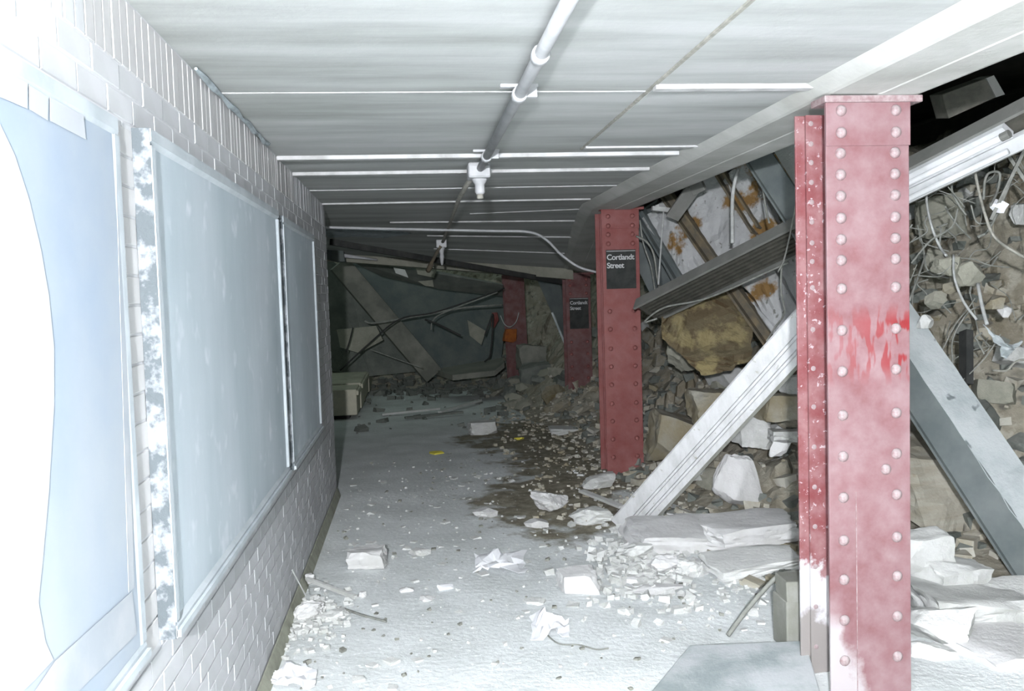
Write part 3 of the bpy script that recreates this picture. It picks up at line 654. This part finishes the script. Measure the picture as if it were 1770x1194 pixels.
# ------------------------------------------------------------------ chunks on the platform floor
chunk(600, 920, 672, 986, 'concrete_white', 'pale squarish concrete chunk lying alone on the floor near the brick wall', box=True, dy=0.8, hz=0.13)
chunk(706, 940, 746, 962, 'concrete', 'small pale chunk just right of the lone squarish chunk')
chunk(964, 972, 1036, 1030, 'concrete_white', 'wedge-shaped white chunk on the open floor, left of the tumbled slabs', box=True, hz=0.14)
chunk(905, 1030, 946, 1047, 'concrete', 'flat pale flake below the torn white paper')
chunk(815, 870, 862, 897, 'concrete_white', 'white lump at the left edge of the mud stain')
chunk(915, 838, 986, 888, 'concrete_white', 'largest lumpy white chunk in the mud stain', rough=0.09)
chunk(905, 888, 948, 914, 'concrete_white', 'white lump just below the largest lump in the mud')
chunk(982, 865, 1062, 908, 'concrete', 'pale crumbling chunk between the mud stain and the white timber', rough=0.09)
chunk(1006, 812, 1066, 848, 'concrete', 'tilted grey chunk against the foot of the second column')
chunk(808, 722, 862, 752, 'concrete', 'grey block on the far floor above the mud stain', box=True)
chunk(948, 728, 1012, 752, 'concrete', 'flat grey slab on the far floor left of the second column', box=True, hz=0.09)
chunk(690, 1012, 716, 1024, 'concrete_white', 'thin white flake on the floor right of the wall debris')
chunk(724, 1026, 752, 1040, 'concrete_white', 'small white crumb pair near the floor centre')
chunk(755, 1004, 785, 1020, 'paper', 'small flat white flake left of the torn white paper')
chunk(618, 1017, 634, 1034, 'concrete_white', 'small bright white ball on the floor by the wall debris', rough=0.03)
chunk(1218, 772, 1328, 884, 'concrete_white', 'tall pointed white boulder right of the slanting timber', z=0.08, dy=0.55, taper=0.5)
chunk(1330, 778, 1400, 842, 'concrete', 'rounded pale boulder beside the nearest column', z=0.14, dy=0.7)
chunk(1068, 878, 1300, 962, 'concrete_white', 'broad white slab at the foot of the slanting timber', z=0.0, dy=0.62, hz=0.16, box=True, tilt=(3, 4, -8))
chunk(1212, 925, 1400, 1004, 'concrete', 'flat grey slab with a broken front edge left of the nearest column', z=0.0, dy=0.62, hz=0.12, box=True, tilt=(4, -3, 5))
chunk(1200, 885, 1400, 950, 'concrete_white', 'wide dusty slab lying behind the flat grey slab', z=0.05, dy=0.6, hz=0.17, box=True)
chunk(1085, 1008, 1182, 1030, 'concrete_white', 'long low white fragment in front of the tumbled slabs', hz=0.05, dy=0.4)
chunk(1075, 930, 1130, 972, 'concrete', 'rough pale lump in front of the broad white slab', rough=0.09)
chunk(1120, 948, 1175, 998, 'concrete_white', 'crumbly white lump between the two floor slabs', rough=0.1)
chunk(1165, 955, 1215, 1000, 'concrete', 'crumbly grey lump left of the flat grey slab', rough=0.1)
chunk(1080, 985, 1125, 1012, 'concrete_white', 'bright white crumb heap on the floor by the slabs', rough=0.1)
# behind the timber
single('concrete_chunk', rough_plate([at(*p) for p in ((1142, 538, 7.5), (1147, 585, 7.4), (1178, 614, 7.3), (1212, 648, 7.2), (1264, 640, 7.15), (1300, 622, 7.2), (1300, 560, 7.5), (1250, 496, 7.7), (1196, 508, 7.65))], (0.12, 0.34, 0.10), 0.035, seed=4), 'brown_rock', 'big brown stained slab fragment under the light fixture', 'rubble chunk')
chunk(1188, 662, 1300, 742, 'tan_rock', 'tan rock with a pale broken end behind the white timber', Y=7.0, dy=0.6, box=True)
chunk(1105, 698, 1225, 812, 'tan_rock', 'brown sloping slab at the right of the second column', Y=7.2, dy=0.8, box=True, tilt=(0, 12, 10))
chunk(1308, 672, 1392, 728, 'tan_rock', 'rounded tan slab left of the nearest column', Y=6.3, dy=0.7, box=True)
chunk(1322, 718, 1400, 766, 'concrete', 'flat grey slab under the rounded tan slab', Y=6.2, dy=0.8, box=True, hz=0.10)
chunk(1255, 705, 1335, 778, 'concrete', 'whitish block between the timber and the tan slab', Y=6.5, box=True)
chunk(1328, 755, 1366, 788, 'concrete_white', 'small white fragment beside the nearest column', Y=6.0)
chunk(1150, 566, 1205, 642, 'concrete_grey', 'greenish grey shard in the dark gap right of the second column', Y=8.2)
chunk(1170, 780, 1225, 830, 'concrete', 'pale block half hidden behind the slanting timber', Y=6.9)
chunk(1345, 640, 1400, 690, 'concrete', 'speckled grey chunk high beside the nearest column', Y=6.4)
# right of the nearest column
chunk(1560, 768, 1690, 860, 'tan_rock', 'tan boulder right of the nearest column under the girder', Y=5.6, box=True)
single('concrete_block', rough_plate([at(*p) for p in ((1560, 790, 5.5), (1680, 802, 5.5), (1790, 860, 5.4), (1800, 1060, 5.15), (1700, 1010, 5.15), (1640, 968, 5.15), (1600, 915, 5.2), (1560, 890, 5.2))], (0.1, 0.5, 0.12), 0.02, seed=9), 'tan_block', 'large board-marked tan concrete block under the girder', 'concrete block')
chunk(1560, 935, 1700, 1040, 'concrete', 'broad pale slab sloping down from the cracked white slab', Y=4.35, box=True, dy=0.8, hz=0.2, tilt=(6, 6, 4))
chunk(1680, 1005, 1830, 1095, 'concrete', 'pale slab at the right edge below the tan concrete block', Y=4.15, box=True, dy=0.8, hz=0.2, tilt=(4, -4, 8))
chunk(1560, 1050, 1690, 1125, 'concrete', 'low white lump between the slabs right of the nearest column', Y=3.8, dy=0.9, hz=0.16)
chunk(1545, 900, 1645, 1005, 'concrete', 'cracked white slab just right of the nearest column', Y=4.45, box=True, dy=0.6)
chunk(1560, 990, 1780, 1120, 'concrete', 'wide dusty grey slab on the floor right of the nearest column', Y=3.95, box=True, dy=0.9, hz=0.22, tilt=(0, 5, -6))
chunk(1625, 1090, 1860, 1200, 'concrete_white', 'white slab with a cracked edge in the bottom right corner', Y=3.55, box=True, dy=0.8, hz=0.16)
chunk(1560, 1080, 1650, 1194, 'concrete', 'lumpy dusty mound at the right foot of the nearest column', Y=3.75, dy=0.8, hz=0.2)
chunk(1736, 676, 1800, 730, 'concrete', 'pale rock right of the girder in the rubble', Y=5.7)
chunk(1750, 345, 1800, 385, 'concrete', 'pale slab end high in the rubble at the right', Y=6.0, box=True)
chunk(1590, 420, 1650, 480, 'concrete_grey', 'grey lump in the rubble above the girder', Y=6.2)
chunk(1575, 330, 1665, 410, 'concrete_grey', 'broad grey slab under the light fixture right of the column', Y=6.6, box=True, dy=0.4)
chunk(1640, 640, 1740, 720, 'tan_rock', 'ochre rock behind the upper edge of the girder', Y=6.0, box=True)
single('dark_post', MB().bar(at(1670, 665, 5.5), at(1670, 572, 5.6), 0.085, 0.05, (1, 0, 0)), 'black', 'short black upright board above the girder in the rubble', 'board')
# far rubble
chunk(895, 620, 960, 690, 'concrete_dark', 'dark rubble block between the two far columns', Y=14.2, box=True)
chunk(935, 660, 982, 708, 'earth', 'brown earth clod at the foot of the third column', Y=12.4)
chunk(892, 590, 945, 640, 'concrete_far', 'greenish slab piece right of the farthest column', Y=14.8, box=True)
chunk(940, 690, 990, 726, 'tan_rock', 'ochre lump in front of the third column', Y=12.0)

# heap chunks that nothing tells apart
kinds = [(rock_mesh('concrete_chunk', (1, rng.uniform(.6, .9), rng.uniform(.35, .7)), 900+k, sub=3, box=k % 2 == 0), ) for k in range(14)]
mats_ = ['concrete', 'concrete_grey', 'concrete_grey', 'tan_rock', 'concrete_dark', 'earth', 'concrete_white']
vmesh = []
for k in range(14):
    for m_ in ('concrete', 'concrete_grey', 'tan_rock', 'concrete_dark'):
        me = kinds[k][0].copy(); me.materials.append(M[m_]); me.polygons.foreach_set('use_smooth', [True]*len(me.polygons)); vmesh.append((me, m_))
rr = random.Random(21); cnt = 0
while cnt < 170:
    X = rr.uniform(2.0, 5.2); Y = rr.uniform(5.5, 13.5); z_ = heap(X, Y)
    if z_ < 0.12 or z_ > 2.9: continue
    px, py, dd = proj((X, Y, z_+0.1))
    if not (1100 < px < 1790 and 200 < py < 900): continue
    me, m_ = rr.choice(vmesh); s_ = rr.choice((0.09, 0.12, 0.16, 0.2, 0.26, 0.34))
    o = link('rubble_piece', me, None, None, (X, Y, z_-0.02)); o.scale = (s_, s_, s_); o.rotation_euler = (rr.uniform(-.6, .6), rr.uniform(-.6, .6), rr.uniform(0, 6))
    lk = {'concrete': 'pale grey', 'concrete_grey': 'mid grey', 'tan_rock': 'tan', 'concrete_dark': 'dark'}[m_]
    wh = 'right of the nearest column' if px > 1480 else 'between the first two columns'
    tag(o, lk+' broken concrete piece embedded in the rubble '+wh, 'rubble piece', lk+' pieces in the rubble '+wh); cnt += 1

for k in range(46):     # far rubble about the third and fourth columns
    X = rr.uniform(1.2, 3.0); Y = rr.uniform(12.8, 15.3); z_ = max(0, heap(X, Y)); me, m_ = rr.choice([v for v in vmesh if v[1] in ('concrete_dark', 'concrete_grey')])
    s_ = rr.choice((0.12, 0.18, 0.25, 0.34)); o = link('rubble_piece', me, None, None, (X, Y, z_-0.02)); o.scale = (s_, s_, s_); o.rotation_euler = (rr.uniform(-.5, .5), rr.uniform(-.5, .5), rr.uniform(0, 6))
    lk = 'dark' if m_ == 'concrete_dark' else 'mid grey'
    tag(o, lk+' broken piece in the dim rubble about the two far columns', 'rubble piece', lk+' pieces about the far columns')
# grit and pebbles nobody could count
def pebble(mb, p, s, r):
    a = [Vector((x*r.uniform(.5, 1), y*r.uniform(.5, 1), z*r.uniform(.3, .8))) for x in (-1, 1) for y in (-1, 1) for z in (-1, 1)]
    rot = Matrix.Rotation(r.uniform(0, 6.28), 3, 'Z') @ Matrix.Rotation(r.uniform(-.5, .5), 3, 'X')
    mb.add([Vector(p)+rot @ (v*s) for v in a], [(0,1,3,2),(4,6,7,5),(0,4,5,1),(2,3,7,6),(0,2,6,4),(1,5,7,3)])
rr = random.Random(5); g1, g2, g3, g4 = MB(), MB(), MB(), MB()
for k in range(520):
    X = rr.uniform(WX+0.05, 2.0); Y = rr.uniform(2.6, 9.5)
    pebble(g1, (X, Y, 0.004), rr.choice((0.003, 0.004, 0.005, 0.007, 0.01, 0.014)), rr)
for k in range(1200):   # around the columns and slabs
    X = rr.gauss(1.75, 0.45); Y = rr.uniform(4.4, 13.5)
    if X < 0.9 or X > 2.6: continue
    pebble(g4 if Y < 6.5 else g2, (X, Y, max(0, heap_detail(X, Y))+0.006), rr.choice((0.006, 0.01, 0.014, 0.02, 0.03)), rr)
for k in range(2600):
    X = rr.uniform(-1.2, 2.0); Y = rr.uniform(11.5, 18)
    if rr.random() > 0.03+0.9*sstep(Y, 15.2, 17): continue
    pebble(g3, (X, Y, max(0, heap_detail(X, Y))+0.01), rr.choice((0.015, 0.025, 0.04, 0.06, 0.09)), rr)
for k in range(3500):
    X = rr.uniform(1.9, 5.2); Y = rr.uniform(4.9, 13)
    if rr.random() < 0.35: continue
    pebble(g2 if rr.random() < .5 else g3, (X, Y, heap_detail(X, Y)+0.01), rr.choice((0.015, 0.02, 0.03, 0.05, 0.07)), rr)
g5 = MB()
for k in range(220):
    X = rr.uniform(WX+0.1, 1.9); Y = rr.uniform(2.8, 10)
    pebble(g5, (X, Y, 0.003), rr.choice((0.006, 0.009, 0.013, 0.018)), rr)
single('dark_flecks', g5, 'block', 'dark dirt flecks scattered over the dusty platform floor', 'dirt', (0, 0, 0), kind='stuff')
for k in range(90):
    X = rr.uniform(WX+0.1, 1.8); Y = rr.uniform(3.0, 8.5); s_ = rr.choice((0.02, 0.028, 0.04))
    n0 = len(g1.v); pebble(g1, (X, Y, 0.004), s_, rr)
    for v in g1.v[n0:]: v.z = 0.004+(v.z-0.004)*0.3
single('floor_grit', g1, 'concrete', 'white crumbs scattered over the dusty platform floor', 'grit', (0, 0, 0), kind='stuff')
single('small_rubble', g2, 'grit', 'small grey rubble strewn round the columns and slabs', 'rubble', (0, 0, 0), kind='stuff')
single('dark_rubble', g3, 'concrete_dark', 'dark small rubble spread over the far end of the platform', 'rubble', (0, 0, 0), kind='stuff')
for k in range(240):
    X = WX+0.03+abs(rr.gauss(0, 0.12)); Y = rr.gauss(4.85, 0.2); pebble(g4, (X, Y, 0.008), rr.choice((0.006, 0.01, 0.014, 0.022)), rr)
for k in range(420):
    p = atz(rr.gauss(1115, 45), rr.gauss(975, 28)); pebble(g4, (p.x, p.y, 0.015), rr.choice((0.01, 0.016, 0.024, 0.036)), rr)
single('plaster_crumbs', g4, 'concrete', 'heaps of white plaster crumbs at the wall foot and before the slabs', 'plaster crumbs', (0, 0, 0), kind='stuff')
chunk(505, 1028, 560, 1074, 'concrete_white', 'white plaster lump against the foot of the brick wall', rough=0.1)
chunk(548, 1040, 605, 1075, 'concrete', 'low pale plaster mound in the debris by the brick wall', rough=0.1, hz=0.05)
chunk(520, 985, 545, 1012, 'concrete_white', 'small pale crumb at the upper end of the wall debris')

# sticks, papers, sheet, block, hose
single('stick', MB().bar(atz(530, 1000, 0.05), atz(615, 1032, 0.02), 0.025, 0.02), 'concrete', 'thin pale lath lying from the wall foot across the floor', 'lath')
single('twig', MB().tube([atz(588, 1050, 0.02), atz(625, 1063, 0.03), atz(668, 1074, 0.015)], 0.006, 6), 'cable', 'thin dark twig on the floor near the wall debris', 'twig')
single('thin_wire', MB().tube([at(505, 985, 4.75), at(528, 1028, 4.85)], 0.004, 6), 'cable_pale', 'short pale wire leaning on the brick wall foot', 'wire')
def crumple(l, t_, r, b_, label, seed, hz=0.05):
    q = MB(); rr = random.Random(seed); nu, nv = 9, 6
    for j in range(nv+1):
        for i in range(nu+1):
            u, v = i/nu, j/nv; u2 = u+rr.uniform(-.06, .06); v2 = v+rr.uniform(-.1, .1)+0.25*math.sin(u*5+seed)*(v-.5)
            p = atz(l+(r-l)*u2, b_+(t_-b_)*v2, 0); q.v.append(Vector((p.x, p.y, 0.012+hz*max(0, noise.noise((u*4, v*3, seed))+0.25)*math.sin(math.pi*min(1, max(0, u))) + hz*0.3*rr.random())))
    q.f = [(j*(nu+1)+i, j*(nu+1)+i+1, (j+1)*(nu+1)+i+1, (j+1)*(nu+1)+i) for j in range(nv) for i in range(nu)]
    o = single('paper_scrap', q, 'paper', label, 'paper'); sm = o.modifiers.new('t', 'SOLIDIFY'); sm.thickness = 0.002; return o
crumple(820, 962, 908, 994, 'long torn white paper on the floor right of the lone chunk', 3, 0.06)
crumple(918, 1072, 982, 1108, 'crumpled white paper nearest the camera on the floor', 7, 0.06)
crumple(470, 1160, 545, 1194, 'white scrap at the bottom edge by the brick wall', 11, 0.04)
single('dust_thread', MB().tube(curve_pts([atz(940, 1092, 0.02), atz(965, 1112, 0.015), atz(1000, 1114, 0.015), atz(1030, 1122, 0.015), atz(1052, 1120, 0.015)], 5), 0.004, 5), 'cable', 'thin dark thread trailing from the crumpled paper', 'thread')
p_ = [atz(1192, 1127, 0.03), atz(1392, 1119, 0.05), atz(1420, 1215, 0.03), atz(1120, 1215, 0.0)]
single('metal_sheet', MB().plate(p_, (0, 0, 0.035)), 'sheet', 'dusty grey-green sheet lying on the floor at the foot of the nearest column', 'sheet', bevel=0.006)
q = MB(); a = atz(1372, 1120, 0.0)
single('wood_block', MB().box((a.x-0.055, a.y-0.05, 0), (a.x+0.16, a.y+0.12, 0.25)), 'block', 'olive grey block standing behind the left edge of the nearest column', 'block', bevel=0.008)
a2 = at(1372, 1036, a.y)
single('slab_offcut', MB().plate([(a2.x-0.055, a2.y-0.05, a2.z+0.005), (a2.x+0.15, a2.y-0.05, a2.z-0.01), (a2.x+0.15, a2.y-0.03, a2.z+0.09), (a2.x-0.05, a2.y-0.03, a2.z+0.10)], (0.01, 0.16, 0.0)), 'block', 'dark offcut resting on the olive grey block', 'offcut', bevel=0.006)
single('bent_rod', MB().tube(curve_pts([at(1258, 1098, 4.2), at(1290, 1055, 4.25), at(1320, 1020, 4.25), at(1345, 996, 4.25), at(1375, 988, 4.3), at(1400, 992, 4.35)], 5), 0.012, 8), 'cable', 'bent grey rod leaning on the olive block by the nearest column', 'rod', smooth=True)
chunk(742, 774, 768, 786, 'yellow', 'small yellow scrap on the floor centre', 'scrap', name='yellow_scrap', rough=0.03, hz=0.04)
chunk(888, 748, 906, 760, 'yellow', 'small dull yellow scrap on the edge of the mud', 'scrap', name='yellow_scrap', rough=0.03, hz=0.04)
single('floor_lath', MB().bar(atz(1005, 848, 0.07), atz(1075, 876, 0.05), 0.06, 0.02), 'concrete', 'grey lath on the rubble in front of the second column', 'lath')
for a_, b2, lb in (((660, 716), (760, 706), 'thin pale strip lying on the far floor by the bench'), ((760, 712), (830, 692), 'pale strip on the far floor below the orange bundle'), ((700, 722), (800, 712), 'dark greenish strip on the far floor before the rubble')):
    single('floor_strip', MB().bar(atz(*a_, 0.03), atz(*b2, 0.05), 0.07, 0.03), 'concrete_dark' if 'dark' in lb else 'concrete', lb, 'strip')

# ------------------------------------------------------------------ far end of the platform
t = thing('bench', 'low pale tan bench of blocks standing beyond the end of the brick wall', 'bench', (-1.3, 13.1, 0), None)
for k, (ya, yb, xr, zt) in enumerate(((13.0, 13.75, -0.86, 0.44), (13.8, 14.9, -0.84, 0.46), (14.95, 16.1, -0.85, 0.45), (16.15, 17.4, -0.83, 0.47))):
    part('seat_block', MB().box((-1.7, ya, 0.06), (xr, yb, zt)), 'bench', t, bevel=0.015)
    part('seat_edge', MB().box((-1.71, ya+0.02, zt-0.09), (xr+0.03, yb-0.02, zt-0.02)), 'bench', t, bevel=0.01)
    part('foot', MB().box((-1.6, ya+0.1, 0), (xr-0.12, yb-0.1, 0.06)), 'black', t)
def beam_px(name, a, ya, b_, yb, wd, th, m_, label, cat):
    return single(name, MB().bar(at(*a, ya), at(*b_, yb), wd, th, (0, -1, 0.2)), m_, label, cat, bevel=0.01)
def slab_px(name, pts, th, m_, label, cat):
    return single(name, MB().plate([at(x, y_, yy) for x, y_, yy in pts], th), m_, label, cat)
beam_px('concrete_beam', (585, 455), 15.0, (748, 648), 15.3, 0.34, 0.3, 'concrete_far', 'grey concrete beam slanting down across the dark far end', 'beam')
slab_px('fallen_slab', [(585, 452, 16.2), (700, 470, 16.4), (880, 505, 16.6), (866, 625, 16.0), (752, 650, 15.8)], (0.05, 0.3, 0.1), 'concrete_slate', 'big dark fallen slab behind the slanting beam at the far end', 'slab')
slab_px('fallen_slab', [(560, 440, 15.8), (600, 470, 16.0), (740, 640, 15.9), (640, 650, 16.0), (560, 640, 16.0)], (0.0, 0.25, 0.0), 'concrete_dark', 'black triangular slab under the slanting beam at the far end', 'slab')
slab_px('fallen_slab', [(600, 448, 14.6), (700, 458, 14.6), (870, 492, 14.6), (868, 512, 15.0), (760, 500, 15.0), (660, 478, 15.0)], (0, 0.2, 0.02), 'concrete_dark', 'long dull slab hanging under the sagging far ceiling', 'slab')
slab_px('plaster_patch', [(582, 570, 14.5), (650, 563, 14.5), (662, 588, 14.5), (620, 610, 14.4), (588, 600, 14.4)], (0, 0.08, 0), 'concrete_grey', 'pale yellowish plaster piece above the far bench', 'plaster')
slab_px('plaster_patch', [(808, 553, 15.0), (840, 572, 15.0), (832, 596, 15.0), (812, 580, 15.0)], (0, 0.06, 0), 'concrete_grey', 'pale kite-shaped plaster piece left of the farthest column', 'plaster')
slab_px('plaster_patch', [(680, 462, 14.3), (700, 466, 14.3), (706, 480, 14.3), (684, 472, 14.3)], (0, 0.05, 0), 'concrete', 'small pale plaster scrap on the hanging far slab', 'plaster')
slab_px('plaster_patch', [(718, 460, 14.3), (755, 466, 14.3), (750, 480, 14.3), (722, 474, 14.3)], (0, 0.05, 0), 'concrete_grey', 'grey plaster scrap beside the dangling cable at the far end', 'plaster')
slab_px('plaster_patch', [(722, 486, 14.4), (748, 484, 14.4), (750, 496, 14.4), (735, 494, 14.4)], (0, 0.05, 0), 'concrete_grey', 'small yellowish plaster scrap under the hanging far slab', 'plaster')
slab_px('flat_slab', [(750, 638, 15.4), (868, 618, 15.6), (872, 626, 14.6), (855, 640, 14.5), (782, 648, 14.4)], (0, 0.0, -0.09), 'concrete_far', 'thin flat slab lying at the foot of the far dark slab', 'slab')
slab_px('leaning_sheet', [(928, 482, 13.4), (965, 480, 13.6), (986, 560, 13.4), (984, 610, 13.2)], (0.03, 0.05, 0), 'steel', 'dark ribbed metal sheet leaning left of the third column', 'metal sheet')
single('sheet_edge', MB().bar(at(955, 540, 13.2), at(982, 606, 13.1), 0.05, 0.03), 'sheet', 'bright torn edge of the leaning sheet by the third column', 'metal strip')
slab_px('dark_slab_edge', [(560, 412, 12.0), (592, 424, 12.0), (596, 452, 12.0), (580, 452, 12.0), (560, 446, 12.0)], (0, 0.3, 0), 'concrete_slate', 'dark slab corner at the top of the wall end', 'slab')
bp_ = at(882, 592, 15.3)
me = rock_mesh('orange_bundle', (0.26, 0.2, 0.24), 77, sub=2); o = link('orange_bundle', me, 'orange', loc=bp_)
tag(o, 'small orange bundle on the farthest red column', 'bundle')
single('red_rag', MB().tube([at(855, 540, 15.3), at(856, 552, 15.3), at(852, 566, 15.3)], [0.05, 0.07, 0.03], 7), 'red', 'small red rag left of the farthest column', 'rag')
def wire(pts, r_, m_, label, cat='wire', name='wire'):
    return single(name, MB().tube(curve_pts([at(x, y_, yy) for x, y_, yy in pts], 6), r_*0.72, 6), m_, label, cat, smooth=True)
wire([(630, 555, 13.9), (650, 558, 13.9), (740, 543, 13.8), (800, 532, 13.8), (850, 528, 13.8), (868, 527, 14)], 0.022, 'cable', 'long grey cable drooping across the dark far end')
wire([(588, 640, 13.9), (640, 592, 13.8), (690, 552, 13.7), (750, 540, 13.7), (820, 517, 13.7), (872, 498, 13.8)], 0.018, 'black', 'long black cable rising from the far bench to the farthest column')
wire([(735, 552, 13.6), (760, 562, 13.5), (796, 580, 13.5)], 0.024, 'black', 'short thick black cable end in front of the far dark slab')
wire([(745, 570, 13.6), (748, 555, 13.6), (768, 540, 13.6), (860, 505, 13.7)], 0.015, 'cable', 'looped grey wire crossing the far dark slab')
wire([(610, 566, 13.8), (604, 590, 13.7), (598, 608, 13.7)], 0.015, 'black', 'short black wire hanging before the yellowish plaster piece')
wire([(640, 604, 13.9), (690, 622, 13.8), (730, 636, 13.8)], 0.012, 'cable', 'thin wire lying under the slanting far beam')
wire([(838, 580, 14.2), (845, 560, 14.2), (852, 545, 14.3), (848, 610, 14.3), (838, 625, 14.4)], 0.02, 'black', 'dark cable tangle left of the orange bundle')
wire([(865, 545, 15.0), (872, 560, 15.0), (882, 565, 14.9), (892, 556, 15.0), (897, 540, 15.0)], 0.012, 'cable_pale', 'pale wire loop tied round the farthest column')
# wires near the second column and the roof slab
wire([(1106, 380, 8.1), (1112, 420, 8.1), (1125, 460, 8.1), (1132, 500, 7.9)], 0.010, 'cable', 'grey wire hanging beside the second column')
wire([(1100, 408, 8.1), (1118, 418, 8.0), (1130, 440, 8.0), (1136, 480, 7.9), (1140, 498, 7.8)], 0.013, 'cable', 'thicker curved wire right of the black sign')
wire([(1147, 362, 7.9), (1143, 420, 7.8), (1138, 492, 7.6)], 0.012, 'cable_pale', 'straight pale hanger rod holding the light fixture', 'rod', 'hanger_rod')
single('hanger_bracket', MB().bar(at(1127, 360, 7.9), at(1162, 364, 7.9), 0.05, 0.04).bar(at(1135, 354, 7.9), at(1138, 364, 7.9), 0.03, 0.03), 'cable_pale', 'pale twisted bracket at the top of the hanger rod', 'bracket')
single('bent_strap', MB().sweep(at(1162, 376, 7.6), at(1198, 325, 7.3), [(-0.06, -0.015), (0.06, -0.015), (0.06, 0.015), (-0.06, 0.015)], (0, -1, 0)).sweep(at(1196, 328, 7.3), at(1216, 318, 7.2), [(-0.05, -0.015), (0.05, -0.015), (0.05, 0.015), (-0.05, 0.015)], (0, -1, 0)), 'fix_grey', 'bent grey metal strap under the beam before the roof slab', 'strap')
wire([(1276, 292, 6.7), (1270, 315, 6.7), (1266, 345, 6.7), (1266, 420, 6.6)], 0.022, 'cable_pale', 'pale hanging conduit before the white roof slab', 'conduit', 'hanging_conduit')
wire([(1315, 275, 6.4), (1318, 320, 6.4), (1325, 365, 6.3), (1330, 385, 6.2)], 0.011, 'cable', 'thin grey wire hanging in front of the girder top')
wire([(1352, 440, 6.3), (1350, 500, 6.4), (1356, 540, 6.4), (1340, 565, 6.3), (1325, 590, 6.2)], 0.010, 'cable', 'thin wire drooping over the rust-stained slab')
wire([(1395, 255, 5.6), (1360, 430, 5.9), (1345, 470, 6.0)], 0.008, 'cable', 'fine straight wire beside the nearest column')
# wires right of the nearest column
wire([(1602, 318, 5.5), (1602, 350, 5.5), (1610, 390, 5.4), (1624, 425, 5.4), (1636, 442, 5.3)], 0.012, 'cable_pale', 'pale curved cable hanging below the light fixture')
wire([(1652, 296, 5.5), (1645, 325, 5.4), (1655, 350, 5.4), (1670, 372, 5.4)], 0.010, 'cable', 'short grey cable hooked in the rubble under the fixture')
wire([(1682, 278, 5.2), (1692, 330, 5.2), (1704, 375, 5.1), (1718, 408, 5.1), (1745, 430, 5.0), (1790, 455, 5.0)], 0.013, 'pipe_dark', 'long dark cable sweeping down to the right edge')
wire([(1700, 345, 5.4), (1703, 310, 5.4), (1712, 298, 5.4), (1728, 300, 5.4), (1724, 330, 5.4), (1712, 355, 5.3)], 0.012, 'cable', 'looped grey cable high in the rubble at the right')
wire([(1690, 410, 5.5), (1710, 395, 5.5), (1740, 330, 5.5), (1760, 270, 5.5)], 0.014, 'cable', 'grey strap-like cable rising to the upper right corner')
wire([(1648, 440, 5.3), (1650, 480, 5.2), (1665, 520, 5.1), (1688, 552, 5.0)], 0.011, 'cable_pale', 'pale cable trailing down above the girder')
wire([(1690, 490, 5.2), (1698, 530, 5.1), (1706, 560, 5.0)], 0.016, 'cable_pale', 'thick pale cable strand left of the torn sheet')
wire([(1572, 520, 5.5), (1590, 470, 5.6), (1600, 440, 5.7)], 0.010, 'cable', 'thin wire just right of the nearest column')
wire([(1716, 640, 5.2), (1740, 640, 5.1), (1752, 628, 5.1), (1765, 622, 5.1), (1790, 624, 5.1)], 0.010, 'pipe_dark', 'dark wire looping under the torn sheet')
q = MB(); K = 8
for k in range(K+1):
    u = k/K
    a, b_ = at(1700+40*u, 560+60*u, 5.25), at(1745+22*u, 600+18*u-30*u*u, 5.2)
    for j in range(5):
        v = j/4; p = a+(b_-a)*v; q.v.append(p+Vector((0.03*noise.noise((u*5, v*4, 1)), 0.08*noise.noise((u*4, v*4, 2)), 0.03*noise.noise((u*5, v*5, 3)))))
q.f = [(k*5+j, k*5+j+1, (k+1)*5+j+1, (k+1)*5+j) for k in range(K) for j in range(4)]
o = single('torn_sheet', q, 'sheet', 'crumpled pale torn sheet in the rubble right of the girder', 'torn sheet'); o.modifiers.new('t', 'SOLIDIFY').thickness = 0.006
for k, (a, ya, b_, yb, lb) in enumerate((((1712, 380), 5.4, (1775, 250), 5.3, 'grey splintered batten crossing near the upper right corner'), ((1745, 270), 5.4, (1785, 330), 5.3, 'short grey batten leaning at the right edge'), ((1570, 660), 5.9, (1625, 600), 5.9, 'grey lath half hidden behind the girder'))):
    single('batten', MB().bar(at(*a, ya), at(*b_, yb), 0.05, 0.02), 'cable', lb, 'batten')
for k, (x, y_, s_, m_, lb) in enumerate(((1725, 352, 26, 'paper', 'white crumpled scrap in the middle of the right rubble'), (1640, 455, 40, 'concrete_grey', 'pale rag-like lump under the curved pale cable'), (1615, 515, 34, 'concrete_grey', 'pale lump by the upper end of the girder'), (1722, 520, 26, 'tan_rock', 'small orange-tan brick bit in the right rubble'), (1738, 535, 22, 'concrete_white', 'small white ball-like bit beside the orange-tan brick bit'), (1640, 495, 22, 'tan_rock', 'small tan shard above the girder'), (1670, 470, 44, 'concrete_grey', 'grey slab shard in the centre of the right rubble'), (1600, 552, 26, 'concrete', 'pale crumb at the girder\'s upper edge'))):
    chunk(x-s_*0.6, y_-s_*0.5, x+s_*0.6, y_+s_*0.5, m_, lb, Y=5.35)

# fine tangle of wires hanging out of the rubble face
rr = random.Random(31); q = MB()
for k in range(60):
    px_, py_ = rr.uniform(1575, 1790), rr.uniform(260, 620); Y0 = rr.uniform(5.3, 5.7); p = at(px_, py_, Y0); pts = [p]
    dx, dz = rr.uniform(-.12, .12), rr.uniform(-.16, .05)
    for j in range(3): pts.append(pts[-1]+Vector((dx+rr.uniform(-.07, .07), rr.uniform(-.03, .08), dz+rr.uniform(-.08, .08))))
    q.tube(curve_pts(pts, 4), rr.choice((0.003, 0.004, 0.006)), 5)
single('wire_tangle', q, 'cable', 'fine tangle of loose wires hanging out of the rubble mass', 'wires', (0, 0, 0), kind='stuff')
